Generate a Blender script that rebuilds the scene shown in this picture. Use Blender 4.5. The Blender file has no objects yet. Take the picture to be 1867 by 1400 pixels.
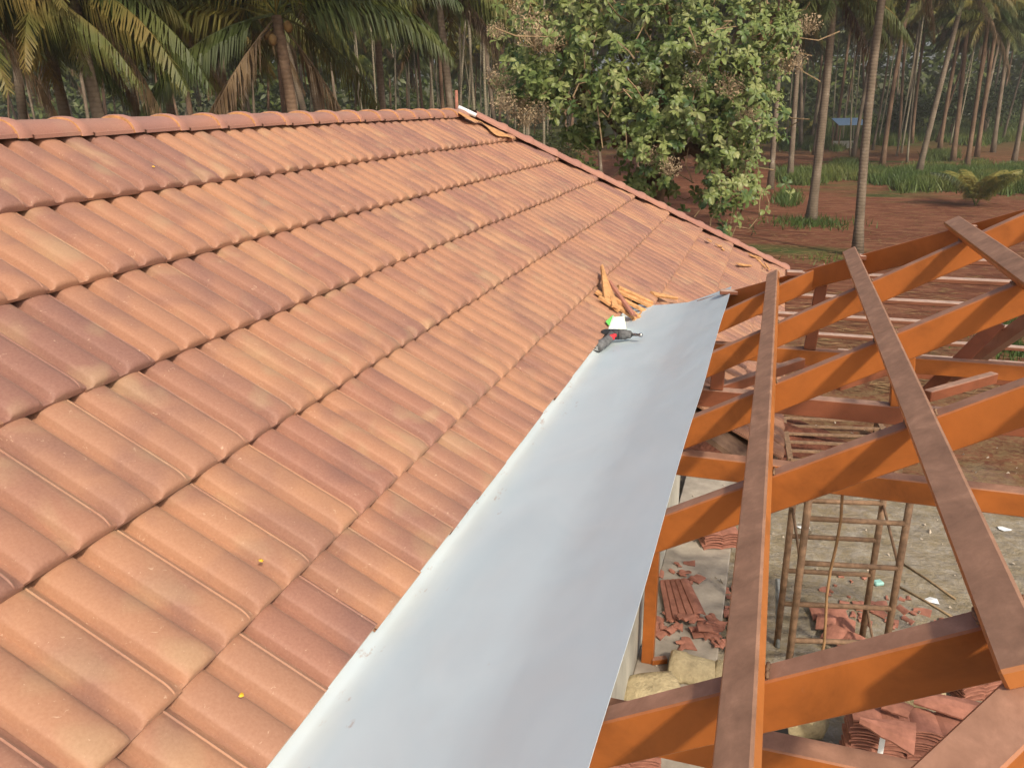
import bpy, bmesh, math, random
import numpy as np
from mathutils import Vector, Matrix

# ------------------------------------------------------------------ camera, sky, sun, exposure
scn = bpy.context.scene
CAM = np.array([1.8551, -6.1138, 0.4081])
FW = np.array([-0.29414, 0.89753, -0.32865]); FW /= np.linalg.norm(FW)
RT = np.array([0.95153, 0.30730, -0.01240]); RT -= FW * (RT @ FW); RT /= np.linalg.norm(RT)
UP = np.cross(RT, FW)
FPX, CX, CY = 1459.17, 933.5, 700.0

cam_d = bpy.data.cameras.new('camera'); cam = bpy.data.objects.new('camera', cam_d)
scn.collection.objects.link(cam); scn.camera = cam
cam.matrix_world = Matrix(((RT[0], UP[0], -FW[0], CAM[0]), (RT[1], UP[1], -FW[1], CAM[1]),
                           (RT[2], UP[2], -FW[2], CAM[2]), (0, 0, 0, 1)))
cam_d.sensor_width = 36; cam_d.lens = 36 * FPX / 1867; cam_d.clip_start = 0.02; cam_d.clip_end = 2000

SUN_DIR = Vector((0.50, -0.54, 0.68)).normalized()          # towards the sun
world = bpy.data.worlds.new('World'); scn.world = world; world.use_nodes = True
wn = world.node_tree.nodes; wl = world.node_tree.links
sky = wn.new('ShaderNodeTexSky'); sky.sky_type = 'NISHITA'; sky.sun_disc = False
sky.sun_elevation = math.asin(SUN_DIR.z); sky.sun_rotation = math.atan2(SUN_DIR.x, SUN_DIR.y)
sky.dust_density = 8.0; sky.air_density = 1.0; sky.altitude = 600
wn['Background'].inputs['Strength'].default_value = 0.14
wl.new(sky.outputs['Color'], wn['Background'].inputs['Color'])
sd = bpy.data.lights.new('sun', 'SUN'); sd.energy = 3.4; sd.angle = math.radians(3.0); sd.color = (1.0, 0.89, 0.72)
so = bpy.data.objects.new('sun', sd); scn.collection.objects.link(so)
so.rotation_euler = SUN_DIR.to_track_quat('Z', 'Y').to_euler()
scn.view_settings.view_transform = 'Standard'; scn.view_settings.look = 'None'
scn.view_settings.exposure = 0.16; scn.view_settings.gamma = 1
scn.render.engine = 'CYCLES'
scn.cycles.max_bounces = 6

# ------------------------------------------------------------------ helpers
col = scn.collection
rnd = random.Random(7)
def ray(x, y): return FW + RT * (x - CX) / FPX - UP * (y - CY) / FPX
def onZ(x, y, Z): d = ray(x, y); return Vector(CAM + d * (Z - CAM[2]) / d[2])
def onY(x, y, Y): d = ray(x, y); return Vector(CAM + d * (Y - CAM[1]) / d[1])
FH = np.array([FW[0], FW[1], 0]); FH /= np.linalg.norm(FH)
def onD(x, y, D): d = ray(x, y); return Vector(CAM + d * D / (d @ FH))   # at horizontal depth D in front of the camera
G = -4.3
def gh(x, y):
    D = max(0.0, math.hypot(x - CAM[0], y - CAM[1]) - 40.0)
    return G + 0.00022 * D * D if D < 120 else G + 0.00022 * 14400 + 0.0528 * (D - 120)
def onG(x, y):
    d = ray(x, y); t = (G - CAM[2]) / d[2] if d[2] < -1e-4 else 250.0
    lo, hi = 0.5, min(max(t, 1), 260)
    for _ in range(50):
        m = (lo + hi) / 2; P = CAM + d * m
        if P[2] > gh(P[0], P[1]): lo = m
        else: hi = m
    P = CAM + d * lo; return Vector((P[0], P[1], gh(P[0], P[1])))

def tag(o, label=None, cat=None, group=None, kind=None):
    if label: o['label'] = label
    if cat: o['category'] = cat
    if group: o['group'] = group
    if kind: o['kind'] = kind
    return o
def empty(name, loc=(0, 0, 0), parent=None):
    o = bpy.data.objects.new(name, None); o.empty_display_size = 0.1; col.objects.link(o); o.location = loc
    if parent: o.parent = parent
    return o
def mk(name, verts, faces, mat, smooth=False):
    m = bpy.data.meshes.new(name); m.from_pydata([tuple(v) for v in verts], [], faces)
    if mat: m.materials.append(mat)
    if smooth: m.polygons.foreach_set('use_smooth', [True] * len(m.polygons))
    m.update(); return m
def ob(name, mesh, parent=None, mtx=None):
    o = bpy.data.objects.new(name, mesh); col.objects.link(o)
    if parent: o.parent = parent
    if mtx is not None: o.matrix_local = mtx
    return o
def frame(origin, ex, ey, ez):
    return Matrix(((ex[0], ey[0], ez[0], origin[0]), (ex[1], ey[1], ez[1], origin[1]), (ex[2], ey[2], ez[2], origin[2]), (0, 0, 0, 1)))
class MB:
    def __init__(s): s.v = []; s.f = []
    def add(s, v, f):
        n = len(s.v); s.v += [tuple(a) for a in v]; s.f += [tuple(i + n for i in q) for q in f]
    def box(s, c, h, M=None, bev=0.0):
        x, y, z = h
        if bev <= 0:
            v = [Vector((a * x, b * y, d * z)) for d in (-1, 1) for a, b in ((-1, -1), (1, -1), (1, 1), (-1, 1))]
            f = [(3, 2, 1, 0), (4, 5, 6, 7), (0, 1, 5, 4), (1, 2, 6, 5), (2, 3, 7, 6), (3, 0, 4, 7)]
        else:
            b = bev; ring = [(-x + b, -y), (x - b, -y), (x, -y + b), (x, y - b), (x - b, y), (-x + b, y), (-x, y - b), (-x, -y + b)]
            rin = [(-x + b, -y + b), (x - b, -y + b), (x - b, -y + b), (x - b, y - b), (x - b, y - b), (-x + b, y - b), (-x + b, y - b), (-x + b, -y + b)]
            v = [Vector((p[0], p[1], -z + b)) for p in ring] + [Vector((p[0], p[1], z - b)) for p in ring]
            v += [Vector((a * (x - b), c2 * (y - b), d * z)) for d in (-1, 1) for a, c2 in ((-1, -1), (1, -1), (1, 1), (-1, 1))]
            f = [(i, (i + 1) % 8, 8 + (i + 1) % 8, 8 + i) for i in range(8)]
            L, H = 16, 20
            f += [(L + 3, L + 2, L + 1, L), (H, H + 1, H + 2, H + 3)]
            for k, base, q in ((0, 0, L), (1, 8, H)):
                e = [(0, 1, 0, 1), (2, 3, 1, 2), (4, 5, 2, 3), (6, 7, 3, 0)]
                for a, b2, c2, d2 in e:
                    F = (base + a, q + c2, q + d2, base + b2); f.append(F if k == 0 else F[::-1])
                for a, b2, c2 in ((1, 2, 1), (3, 4, 2), (5, 6, 3), (7, 0, 0)):
                    F = (base + a, q + c2, base + b2); f.append(F if k == 0 else F[::-1])
        c = Vector(c); s.add([(M @ a if M else a) + c for a in v], f); return s
    def tube(s, pts, rad, n=6, caps=True):
        pts = [Vector(p) for p in pts]; rings = []
        for i, p in enumerate(pts):
            d = (pts[min(i + 1, len(pts) - 1)] - pts[max(i - 1, 0)]).normalized()
            a = d.orthogonal().normalized() if i == 0 else (rings[-1][1] - d * rings[-1][1].dot(d)).normalized()
            rings.append((d, a))
        v = []; f = []
        for i, p in enumerate(pts):
            d, a = rings[i]; b = d.cross(a); r = rad[i] if hasattr(rad, '__len__') else rad
            for k in range(n):
                t = 2 * math.pi * k / n; v.append(p + (a * math.cos(t) + b * math.sin(t)) * r)
        for i in range(len(pts) - 1):
            for k in range(n): f.append((i * n + k, i * n + (k + 1) % n, (i + 1) * n + (k + 1) % n, (i + 1) * n + k))
        if caps: f.append(tuple(range(n - 1, -1, -1))); f.append(tuple((len(pts) - 1) * n + k for k in range(n)))
        s.add(v, f); return s
    def beam(s, a, b, w, h, up=(0, 0, 1), bev=0.002):
        a = Vector(a); b = Vector(b); d = (b - a).normalized(); u = Vector(up); u = (u - d * u.dot(d)).normalized(); l = d.cross(u)
        M = Matrix((d, l, u)).transposed(); s.box((a + b) / 2, ((b - a).length / 2, w / 2, h / 2), M, bev); return s
    def mesh(s, name, mat, smooth=False): return mk(name, s.v, s.f, mat, smooth)
    def obj(s, name, mat, parent=None, smooth=False): return ob(name, s.mesh(name, mat, smooth), parent)

# ------------------------------------------------------------------ materials
def newmat(name, rough=0.8, spec=0.3):
    m = bpy.data.materials.new(name); m.use_nodes = True; nt = m.node_tree
    b = nt.nodes['Principled BSDF']; b.inputs['Roughness'].default_value = rough; b.inputs['Specular IOR Level'].default_value = spec
    return m, nt, b
def nd(nt, t, **kw):
    n = nt.nodes.new(t)
    for k, v in kw.items():
        if k in n.inputs: n.inputs[k].default_value = v
        else: setattr(n, k, v)
    return n
def ramp(nt, src, stops):
    r = nt.nodes.new('ShaderNodeValToRGB'); e = r.color_ramp.elements
    while len(e) < len(stops): e.new(0.5)
    for i, (p, c) in enumerate(stops): e[i].position = p; e[i].color = (*c, 1) if len(c) == 3 else c
    nt.links.new(src, r.inputs['Fac']); return r
def mix(nt, fac, a, b, mode='MIX'):
    m = nt.nodes.new('ShaderNodeMix'); m.data_type = 'RGBA'; m.blend_type = mode
    for s, i in ((fac, 0), (a, 6), (b, 7)):
        if hasattr(s, 'links') or hasattr(s, 'is_output'): nt.links.new(s, m.inputs[i])
        else: m.inputs[i].default_value = (*s, 1) if isinstance(s, tuple) else s
    return m.outputs[2]
def coords(nt, scale=(1, 1, 1), jitter=0.0, space='Object'):
    tc = nd(nt, 'ShaderNodeTexCoord'); mp = nd(nt, 'ShaderNodeMapping'); mp.inputs['Scale'].default_value = scale
    nt.links.new(tc.outputs[space], mp.inputs['Vector'])
    if jitter:
        oi = nd(nt, 'ShaderNodeObjectInfo'); mu = nd(nt, 'ShaderNodeMath', operation='MULTIPLY'); mu.inputs[1].default_value = jitter
        nt.links.new(oi.outputs['Random'], mu.inputs[0]); cb = nd(nt, 'ShaderNodeCombineXYZ')
        for i in range(3): nt.links.new(mu.outputs[0], cb.inputs[i])
        nt.links.new(cb.outputs[0], mp.inputs['Location'])
    return mp.outputs[0]
def noise(nt, vec, scale, detail=3, rough=0.55, dist=0.0):
    n = nd(nt, 'ShaderNodeTexNoise'); n.inputs['Scale'].default_value = scale; n.inputs['Detail'].default_value = detail
    n.inputs['Roughness'].default_value = rough; n.inputs['Distortion'].default_value = dist
    nt.links.new(vec, n.inputs['Vector']); return n.outputs['Fac']
def bump(nt, bsdf, h, strength=0.3, dist=0.01):
    b = nd(nt, 'ShaderNodeBump'); b.inputs['Strength'].default_value = strength; b.inputs['Distance'].default_value = dist
    nt.links.new(h, b.inputs['Height']); nt.links.new(b.outputs[0], bsdf.inputs['Normal'])

def clay(name, base, flash, buff, amt=1.0):
    m, nt, b = newmat(name, 0.60, 0.3); b.inputs['Sheen Weight'].default_value = 0.15; b.inputs['Sheen Roughness'].default_value = 0.4; b.inputs['Sheen Tint'].default_value = (1.0, 0.76, 0.56, 1)
    oi = nd(nt, 'ShaderNodeObjectInfo')
    c0 = ramp(nt, oi.outputs['Random'], [(0.0, base[0]), (0.22, base[1]), (0.55, base[2]), (0.75, base[3]), (1.0, base[4])]).outputs[0]
    v = coords(nt, (1, 0.9, 1), 91.0)
    f1 = ramp(nt, noise(nt, v, 5.0, 2, 0.45, 0.5), [(0.45, (0, 0, 0)), (0.66, (1, 1, 1))]).outputs[0]
    v2 = coords(nt, (1, 0.8, 1), 47.0)
    f2 = ramp(nt, noise(nt, v2, 6, 2, 0.5, 0.6), [(0.58, (0, 0, 0)), (0.72, (1, 1, 1))]).outputs[0]
    mm = nd(nt, 'ShaderNodeMath', operation='MULTIPLY'); mm.inputs[1].default_value = 0.6 * amt; nt.links.new(f1, mm.inputs[0])
    c1 = mix(nt, mm.outputs[0], c0, flash)
    mm2 = nd(nt, 'ShaderNodeMath', operation='MULTIPLY'); mm2.inputs[1].default_value = 0.45 * amt; nt.links.new(f2, mm2.inputs[0])
    c2 = mix(nt, mm2.outputs[0], c1, buff)
    # dust smears and light flecks
    v3 = coords(nt, (1, 1, 1), 13.0)
    f3 = ramp(nt, noise(nt, v3, 55, 3, 0.6, 1.5), [(0.67, (0, 0, 0)), (0.75, (1, 1, 1))]).outputs[0]
    mm3 = nd(nt, 'ShaderNodeMath', operation='MULTIPLY'); mm3.inputs[1].default_value = 0.6; nt.links.new(f3, mm3.inputs[0])
    c3 = mix(nt, mm3.outputs[0], c2, (0.62, 0.44, 0.30))
    f4 = noise(nt, v3, 160, 3)
    c4 = mix(nt, 0.09, c3, ramp(nt, f4, [(0.3, (0.30, 0.17, 0.12)), (0.7, (0.78, 0.52, 0.36))]).outputs[0])
    nt.links.new(c4, b.inputs['Base Color'])
    bump(nt, b, noise(nt, v3, 120, 4), 0.25, 0.003)
    return m
TILE = clay('clay_tile', [(0.225, 0.106, 0.082), (0.335, 0.160, 0.096), (0.375, 0.188, 0.104), (0.275, 0.125, 0.086), (0.385, 0.205, 0.115)],
            (0.175, 0.084, 0.072), (0.38, 0.265, 0.15))
CAPM = clay('clay_cap', [(0.31, 0.145, 0.11), (0.35, 0.165, 0.115), (0.29, 0.13, 0.10), (0.36, 0.17, 0.115), (0.31, 0.15, 0.12)],
            (0.25, 0.125, 0.11), (0.38, 0.24, 0.16), 0.6)
def plain(name, c, rough=0.8, spec=0.25, var=0.25, scale=20, bmp=0.2, jitter=31.0, bd=0.004):
    m, nt, b = newmat(name, rough, spec); v = coords(nt, (1, 1, 1), jitter)
    n = noise(nt, v, scale, 4, 0.6); d = tuple(x * (1 - var) for x in c); l = tuple(min(1, x * (1 + var)) for x in c)
    nt.links.new(ramp(nt, n, [(0.3, d), (0.7, l)]).outputs[0], b.inputs['Base Color'])
    if bmp: bump(nt, b, noise(nt, v, scale * 4, 4), bmp, bd)
    return m
CUT = plain('cut_clay', (0.52, 0.275, 0.12), 0.85, 0.15, 0.3, 30)
REDCLAY = plain('red_clay', (0.34, 0.15, 0.105), 0.85, 0.15, 0.25, 12)
DECK = plain('deck_board', (0.16, 0.10, 0.07), 0.9, 0.1)
CONC = plain('concrete', (0.34, 0.30, 0.25), 0.95, 0.1, 0.25, 5, 0.4)
SACK = plain('sack_cloth', (0.40, 0.33, 0.20), 0.95, 0.1, 0.3, 7, 0.9, 31.0, 0.02)
RUST = plain('rusty_steel', (0.22, 0.135, 0.08), 0.75, 0.3, 0.35, 18)
WHITE = plain('white_plastic', (0.78, 0.80, 0.80), 0.5, 0.4, 0.06, 8, 0.0)
GREENP = plain('green_print', (0.13, 0.50, 0.10), 0.5, 0.4, 0.1, 8, 0.0)
CREAM = plain('cream_card', (0.78, 0.80, 0.62), 0.6, 0.3, 0.06, 8, 0.0)
BLACKP = plain('black_rubber', (0.035, 0.037, 0.04), 0.6, 0.4, 0.4, 40)
GREYP = plain('dusty_grey_plastic', (0.12, 0.12, 0.12), 0.7, 0.3, 0.5, 40)
REDP = plain('red_plastic', (0.55, 0.03, 0.04), 0.45, 0.4, 0.2, 30, 0.0)
CHROME, _nt, _b = newmat('dull_chrome', 0.35, 0.5); _b.inputs['Metallic'].default_value = 0.9; _b.inputs['Base Color'].default_value = (0.35, 0.35, 0.35, 1)
WIRE = plain('hemp_rope', (0.34, 0.20, 0.10), 0.9, 0.1)
YELLOW = plain('yellow_paint', (0.72, 0.40, 0.03), 0.6, 0.3, 0.2)
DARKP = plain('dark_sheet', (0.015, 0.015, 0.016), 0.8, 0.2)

def sheetmat():
    m, nt, b = newmat('flashing_metal', 0.38, 0.5); b.inputs['Metallic'].default_value = 0.25
    v = coords(nt, (1, 0.6, 1))
    c = ramp(nt, noise(nt, v, 3.5, 5, 0.62, 0.8), [(0.3, (0.565, 0.67, 0.715)), (0.7, (0.63, 0.72, 0.755))]).outputs[0]
    # red tile dust lying along the tile edge and a few scuffs
    sx = nd(nt, 'ShaderNodeSeparateXYZ'); tc = nd(nt, 'ShaderNodeTexCoord'); nt.links.new(tc.outputs['Object'], sx.inputs[0])
    mr = nd(nt, 'ShaderNodeMapRange'); nt.links.new(sx.outputs['X'], mr.inputs['Value'])
    mr.inputs['From Min'].default_value = 1.30; mr.inputs['From Max'].default_value = 1.10; mr.inputs['To Min'].default_value = 0.0; mr.inputs['To Max'].default_value = 0.13
    n = noise(nt, coords(nt, (1, 0.5, 1)), 38, 5, 0.65); ad = nd(nt, 'ShaderNodeMath', operation='ADD'); nt.links.new(n, ad.inputs[0]); nt.links.new(mr.outputs[0], ad.inputs[1])
    f = ramp(nt, ad.outputs[0], [(0.74, (0, 0, 0)), (0.84, (1, 1, 1))]).outputs[0]
    mu = nd(nt, 'ShaderNodeMath', operation='MULTIPLY'); mu.inputs[1].default_value = 0.5; nt.links.new(f, mu.inputs[0])
    c = mix(nt, mu.outputs[0], c, (0.36, 0.20, 0.13))
    nt.links.new(c, b.inputs['Base Color'])
    r = ramp(nt, noise(nt, coords(nt), 6, 4), [(0.3, (0.42,) * 3), (0.7, (0.58,) * 3)]); nt.links.new(r.outputs[0], b.inputs['Roughness'])
    bump(nt, b, noise(nt, coords(nt, (1, 0.5, 1)), 5.0, 3), 0.35, 0.012)
    return m
SHEET = sheetmat()
def paintmat(name, paint, dust, amount=0.85):
    m, nt, b = newmat(name, 0.5, 0.45); v = coords(nt, (1, 1, 1), 17.0, 'Object')
    p = ramp(nt, noise(nt, v, 6, 6, 0.68, 0.4), [(0.28, tuple(x * 0.62 for x in paint)), (0.5, tuple(x * 0.97 for x in paint)), (0.72, tuple(x * 1.15 for x in paint))]).outputs[0]
    ge = nd(nt, 'ShaderNodeNewGeometry'); sx = nd(nt, 'ShaderNodeSeparateXYZ'); nt.links.new(ge.outputs['Normal'], sx.inputs[0])
    tf = ramp(nt, sx.outputs['Z'], [(0.55, (0, 0, 0)), (0.8, (1, 1, 1))]).outputs[0]       # dust settles on upward faces
    mu = nd(nt, 'ShaderNodeMath', operation='MULTIPLY'); mu.inputs[1].default_value = amount; nt.links.new(tf, mu.inputs[0])
    g = coords(nt, (1, 1, 1), 0, 'Object')
    st = noise(nt, coords(nt, (9, 7, 4), 23.0), 2.4, 5, 0.65, 0.25)
    d = ramp(nt, st, [(0.3, tuple(x * 0.68 for x in dust)), (0.55, dust), (0.75, tuple(min(1, x * 1.4) for x in dust))]).outputs[0]
    spk = ramp(nt, noise(nt, v, 26, 5, 0.7), [(0.68, (0, 0, 0)), (0.8, (0.5, 0.5, 0.5))]).outputs[0]
    c = mix(nt, spk, mix(nt, mu.outputs[0], p, d), dust)
    nt.links.new(c, b.inputs['Base Color'])
    rr = ramp(nt, mu.outputs[0], [(0.0, (0.42,) * 3), (1.0, (0.85,) * 3)]); nt.links.new(rr.outputs[0], b.inputs['Roughness'])
    bump(nt, b, noise(nt, v, 70, 3), 0.08, 0.002)
    return m
ORANGE = paintmat('orange_primer', (0.375, 0.112, 0.021), (0.33, 0.185, 0.125))
PURLM = paintmat('dusty_primer', (0.42, 0.15, 0.04), (0.30, 0.170, 0.110), 0.93)
PALEP = paintmat('pale_dusty_primer', (0.20, 0.075, 0.04), (0.46, 0.32, 0.25), 0.97)
REDOX = paintmat('red_oxide_primer', (0.24, 0.075, 0.035), (0.40, 0.255, 0.19))

def wallmat():
    m, nt, b = newmat('plaster_wall', 0.92, 0.15); v = coords(nt)
    n = noise(nt, coords(nt, (1, 1, 0.3)), 3, 5, 0.65)
    nt.links.new(ramp(nt, n, [(0.3, (0.33, 0.32, 0.27)), (0.7, (0.52, 0.50, 0.43))]).outputs[0], b.inputs['Base Color'])
    bump(nt, b, noise(nt, v, 30, 4), 0.4, 0.01); return m
WALL = wallmat()
def soilmat():
    m, nt, b = newmat('red_soil', 0.97, 0.1)
    tc = nd(nt, 'ShaderNodeTexCoord'); g = coords(nt)
    big = noise(nt, coords(nt, (0.22, 1.0, 1)), 0.30, 4, 0.6); fine = noise(nt, coords(nt, (0.45, 1, 1)), 2.2, 6, 0.7, 0.6)
    red = ramp(nt, fine, [(0.25, (0.065, 0.024, 0.014)), (0.5, (0.155, 0.058, 0.032)), (0.72, (0.26, 0.125, 0.07))]).outputs[0]
    straw = ramp(nt, noise(nt, coords(nt, (0.25, 1.6, 1)), 3.0, 6, 0.75, 1.5), [(0.55, (0, 0, 0)), (0.68, (1, 1, 1))]).outputs[0]
    mu = nd(nt, 'ShaderNodeMath', operation='MULTIPLY'); nt.links.new(straw, mu.inputs[0]); nt.links.new(ramp(nt, big, [(0.35, (0.25,) * 3), (0.6, (0.85,) * 3)]).outputs[0], mu.inputs[1])
    c = mix(nt, mu.outputs[0], red, (0.24, 0.16, 0.085))
    grn = ramp(nt, noise(nt, coords(nt, (0.35, 1, 1)), 0.16, 4, 0.6), [(0.56, (0, 0, 0)), (0.66, (1, 1, 1))]).outputs[0]
    c = mix(nt, grn, c, ramp(nt, fine, [(0.3, (0.03, 0.045, 0.014)), (0.7, (0.085, 0.11, 0.03))]).outputs[0])
    sy = nd(nt, 'ShaderNodeSeparateXYZ'); nt.links.new(tc.outputs['Object'], sy.inputs[0]); fy = nd(nt, 'ShaderNodeMapRange'); nt.links.new(sy.outputs['Y'], fy.inputs['Value'])
    for k, v_ in (('From Min', 62), ('From Max', 95), ('To Min', 0.0), ('To Max', 0.85)): fy.inputs[k].default_value = v_
    c = mix(nt, fy.outputs[0], c, ramp(nt, fine, [(0.3, (0.03, 0.045, 0.014)), (0.7, (0.08, 0.10, 0.03))]).outputs[0])     # overgrown far off
    # trodden grey yard round the building site
    sx = nd(nt, 'ShaderNodeSeparateXYZ'); nt.links.new(tc.outputs['Object'], sx.inputs[0])
    n2 = noise(nt, g, 0.9, 4, 0.6); mr = nd(nt, 'ShaderNodeMapRange'); nt.links.new(n2, mr.inputs['Value'])
    mr.inputs['To Min'].default_value = -1.8; mr.inputs['To Max'].default_value = 1.8
    ad = nd(nt, 'ShaderNodeMath', operation='ADD'); nt.links.new(sx.outputs['Y'], ad.inputs[0]); nt.links.new(mr.outputs[0], ad.inputs[1])
    yf = nd(nt, 'ShaderNodeMapRange'); nt.links.new(ad.outputs[0], yf.inputs['Value'])
    for k, v_ in (('From Min', 3.4), ('From Max', 5.0), ('To Min', 1.0), ('To Max', 0.0)): yf.inputs[k].default_value = v_
    yard = ramp(nt, noise(nt, g, 3.5, 7, 0.75), [(0.28, (0.15, 0.13, 0.10)), (0.5, (0.29, 0.255, 0.205)), (0.72, (0.43, 0.39, 0.32))]).outputs[0]
    c = mix(nt, yf.outputs[0], c, yard)
    # dry straw-coloured litter belt behind the yard
    yf2 = nd(nt, 'ShaderNodeMapRange'); nt.links.new(ad.outputs[0], yf2.inputs['Value'])
    for k, v_ in (('From Min', 9.5), ('From Max', 14.0), ('To Min', 0.55), ('To Max', 0.0)): yf2.inputs[k].default_value = v_
    lit = ramp(nt, noise(nt, g, 6, 6, 0.75, 1.0), [(0.40, (0, 0, 0)), (0.60, (1, 1, 1))]).outputs[0]
    mu2 = nd(nt, 'ShaderNodeMath', operation='MULTIPLY'); nt.links.new(lit, mu2.inputs[0]); nt.links.new(yf2.outputs[0], mu2.inputs[1])
    c = mix(nt, mu2.outputs[0], c, (0.25, 0.19, 0.09))
    nt.links.new(c, b.inputs['Base Color'])
    bump(nt, b, noise(nt, coords(nt, (0.6, 1, 1)), 3.0, 7, 0.75), 0.9, 0.10)
    return m
SOIL = soilmat()
MOUND = plain('mound_soil', (0.12, 0.045, 0.028), 0.97, 0.1, 0.5, 5, 0.9, 0, 0.05)
STONE = plain('pale_stone', (0.45, 0.38, 0.30), 0.9, 0.2, 0.3, 30)
def leafmat(name, stops, jitter=True, trans=0.25, rough=0.5, nscale=1.5):
    m, nt, b = newmat(name, rough, 0.35)
    if jitter: oi = nd(nt, 'ShaderNodeObjectInfo'); src = oi.outputs['Random']
    else: src = None
    n = noise(nt, coords(nt, (1, 1, 1), 57.0), nscale, 3, 0.6)
    if src is not None:
        a = nd(nt, 'ShaderNodeMath', operation='MULTIPLY_ADD'); nt.links.new(src, a.inputs[0]); a.inputs[1].default_value = 0.5; nt.links.new(n, a.inputs[2])
        s2 = nd(nt, 'ShaderNodeMath', operation='SUBTRACT'); nt.links.new(a.outputs[0], s2.inputs[0]); s2.inputs[1].default_value = 0.25; n = s2.outputs[0]
    c = ramp(nt, n, stops).outputs[0]; nt.links.new(c, b.inputs['Base Color'])
    if trans:
        tr = nd(nt, 'ShaderNodeBsdfTranslucent'); nt.links.new(c, tr.inputs['Color']); ms = nd(nt, 'ShaderNodeMixShader'); ms.inputs[0].default_value = trans
        out = nt.nodes['Material Output']; nt.links.new(b.outputs[0], ms.inputs[1]); nt.links.new(tr.outputs[0], ms.inputs[2]); nt.links.new(ms.outputs[0], out.inputs['Surface'])
    return m
FROND = leafmat('frond_green', [(0.3, (0.042, 0.065, 0.016)), (0.48, (0.115, 0.135, 0.028)), (0.72, (0.24, 0.21, 0.048))], nscale=0.8)
FRONDY = leafmat('frond_yellow', [(0.3, (0.055, 0.075, 0.020)), (0.55, (0.10, 0.11, 0.027)), (0.78, (0.19, 0.14, 0.04))], nscale=0.8)
FROND_D = leafmat('frond_dry', [(0.3, (0.09, 0.055, 0.028)), (0.7, (0.20, 0.135, 0.07))], trans=0.1, nscale=1.0)
BROAD = leafmat('broad_leaf', [(0.26, (0.046, 0.085, 0.028)), (0.48, (0.098, 0.148, 0.040)), (0.68, (0.18, 0.22, 0.065)), (0.92, (0.36, 0.36, 0.16))], trans=0.2, rough=0.45, nscale=3)
UNDER = leafmat('under_leaf', [(0.3, (0.032, 0.052, 0.015)), (0.55, (0.075, 0.105, 0.026)), (0.75, (0.15, 0.175, 0.045))], trans=0.2, nscale=0.5)
GRASSM = leafmat('grass_blade', [(0.3, (0.04, 0.075, 0.016)), (0.55, (0.075, 0.12, 0.024)), (0.75, (0.16, 0.17, 0.04))], trans=0.2, nscale=0.25)
BARK = plain('branch_bark', (0.13, 0.075, 0.045), 0.9, 0.15, 0.4, 14, 0.5)
TWIG = plain('pale_twig', (0.27, 0.19, 0.11), 0.9, 0.15, 0.3, 20, 0.2)
DRYF = plain('dry_flower', (0.36, 0.27, 0.17), 0.95, 0.1, 0.4, 60, 0.0)
COCO = plain('coconut_husk', (0.20, 0.12, 0.045), 0.7, 0.3, 0.4, 4, 0.1)
def trunkmat(name, dark, light, lich):
    m, nt, b = newmat(name, 0.92, 0.15)
    w = nd(nt, 'ShaderNodeTexWave', wave_type='BANDS', bands_direction='Z'); w.inputs['Scale'].default_value = 3.1; w.inputs['Distortion'].default_value = 3.5; w.inputs['Detail'].default_value = 4; w.inputs['Detail Scale'].default_value = 3
    nt.links.new(coords(nt, (1, 1, 1), 9.0), w.inputs['Vector'])
    n = noise(nt, coords(nt, (1, 1, 0.6), 33.0), 2.5, 5, 0.65)
    c = ramp(nt, n, [(0.3, dark), (0.6, light), (0.75, lich)]).outputs[0]
    c = mix(nt, 0.18, c, ramp(nt, w.outputs['Fac'], [(0.05, tuple(x * 0.5 for x in dark)), (0.4, light)]).outputs[0])
    nt.links.new(c, b.inputs['Base Color']); bump(nt, b, w.outputs['Fac'], 0.3, 0.02); return m
PALMT = trunkmat('palm_trunk', (0.11, 0.085, 0.06), (0.21, 0.165, 0.12), (0.36, 0.32, 0.26))
PALMT2 = trunkmat('palm_trunk_brown', (0.10, 0.065, 0.042), (0.20, 0.13, 0.085), (0.28, 0.20, 0.14))
ARECT = trunkmat('areca_trunk', (0.15, 0.13, 0.09), (0.26, 0.23, 0.165), (0.36, 0.32, 0.25))

# ------------------------------------------------------------------ ground
def axis(vals): return vals
xs = [-420, -300, -200, -140, -100, -70, -50, -36, -26, -18, -12, -8, -5, -3, -1, 0, 1, 2, 3, 4, 5, 6, 8, 10, 13, 17, 22, 28, 36, 50, 70, 100, 140, 200, 300, 420]
ys_ = [-60, -40, -25, -15, -10, -7, -5, -4, -3, -2, -1, 0, 1, 2, 3, 4, 5, 6, 7, 8, 10, 12, 15, 18, 22, 27, 33, 40, 48, 56, 66, 76, 88, 100, 115, 130, 150, 180, 220, 280, 360, 460]
gv = [(x, y, gh(x, y)) for y in ys_ for x in xs]; nx = len(xs)
gf = [(j * nx + i, j * nx + i + 1, (j + 1) * nx + i + 1, (j + 1) * nx + i) for j in range(len(ys_) - 1) for i in range(nx - 1)]
tag(ob('ground', mk('ground', gv, gf, SOIL, True)), 'red soil ground with straw litter under the palms', 'ground', kind='structure')

# ------------------------------------------------------------------ roof A : tiled slope
P = 0.562684; TP = math.tan(P); CP, SP = math.cos(P), math.sin(P)
GAUGE = 0.33797; S1 = -0.27195; TW = 0.225
EY_A = Vector((-CP, 0, SP)); EX_A = Vector((0, 1, 0)); NA = Vector((SP, 0, CP))
def A(s, y, n=0.0): return Vector((s * CP, y, -s * SP)) + NA * n
HIPC = 0.748
XR = -0.612                                     # ridge line
roof = tag(empty('tiled_roof', (XR, -2.5, 0.2)), 'hipped roof of terracotta double-roll tiles with capped ridge', 'roof')
def part(o):                                    # parent keeping world position
    o.parent = roof; o.matrix_parent_inverse = Matrix.Translation(-roof.location); return o

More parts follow.
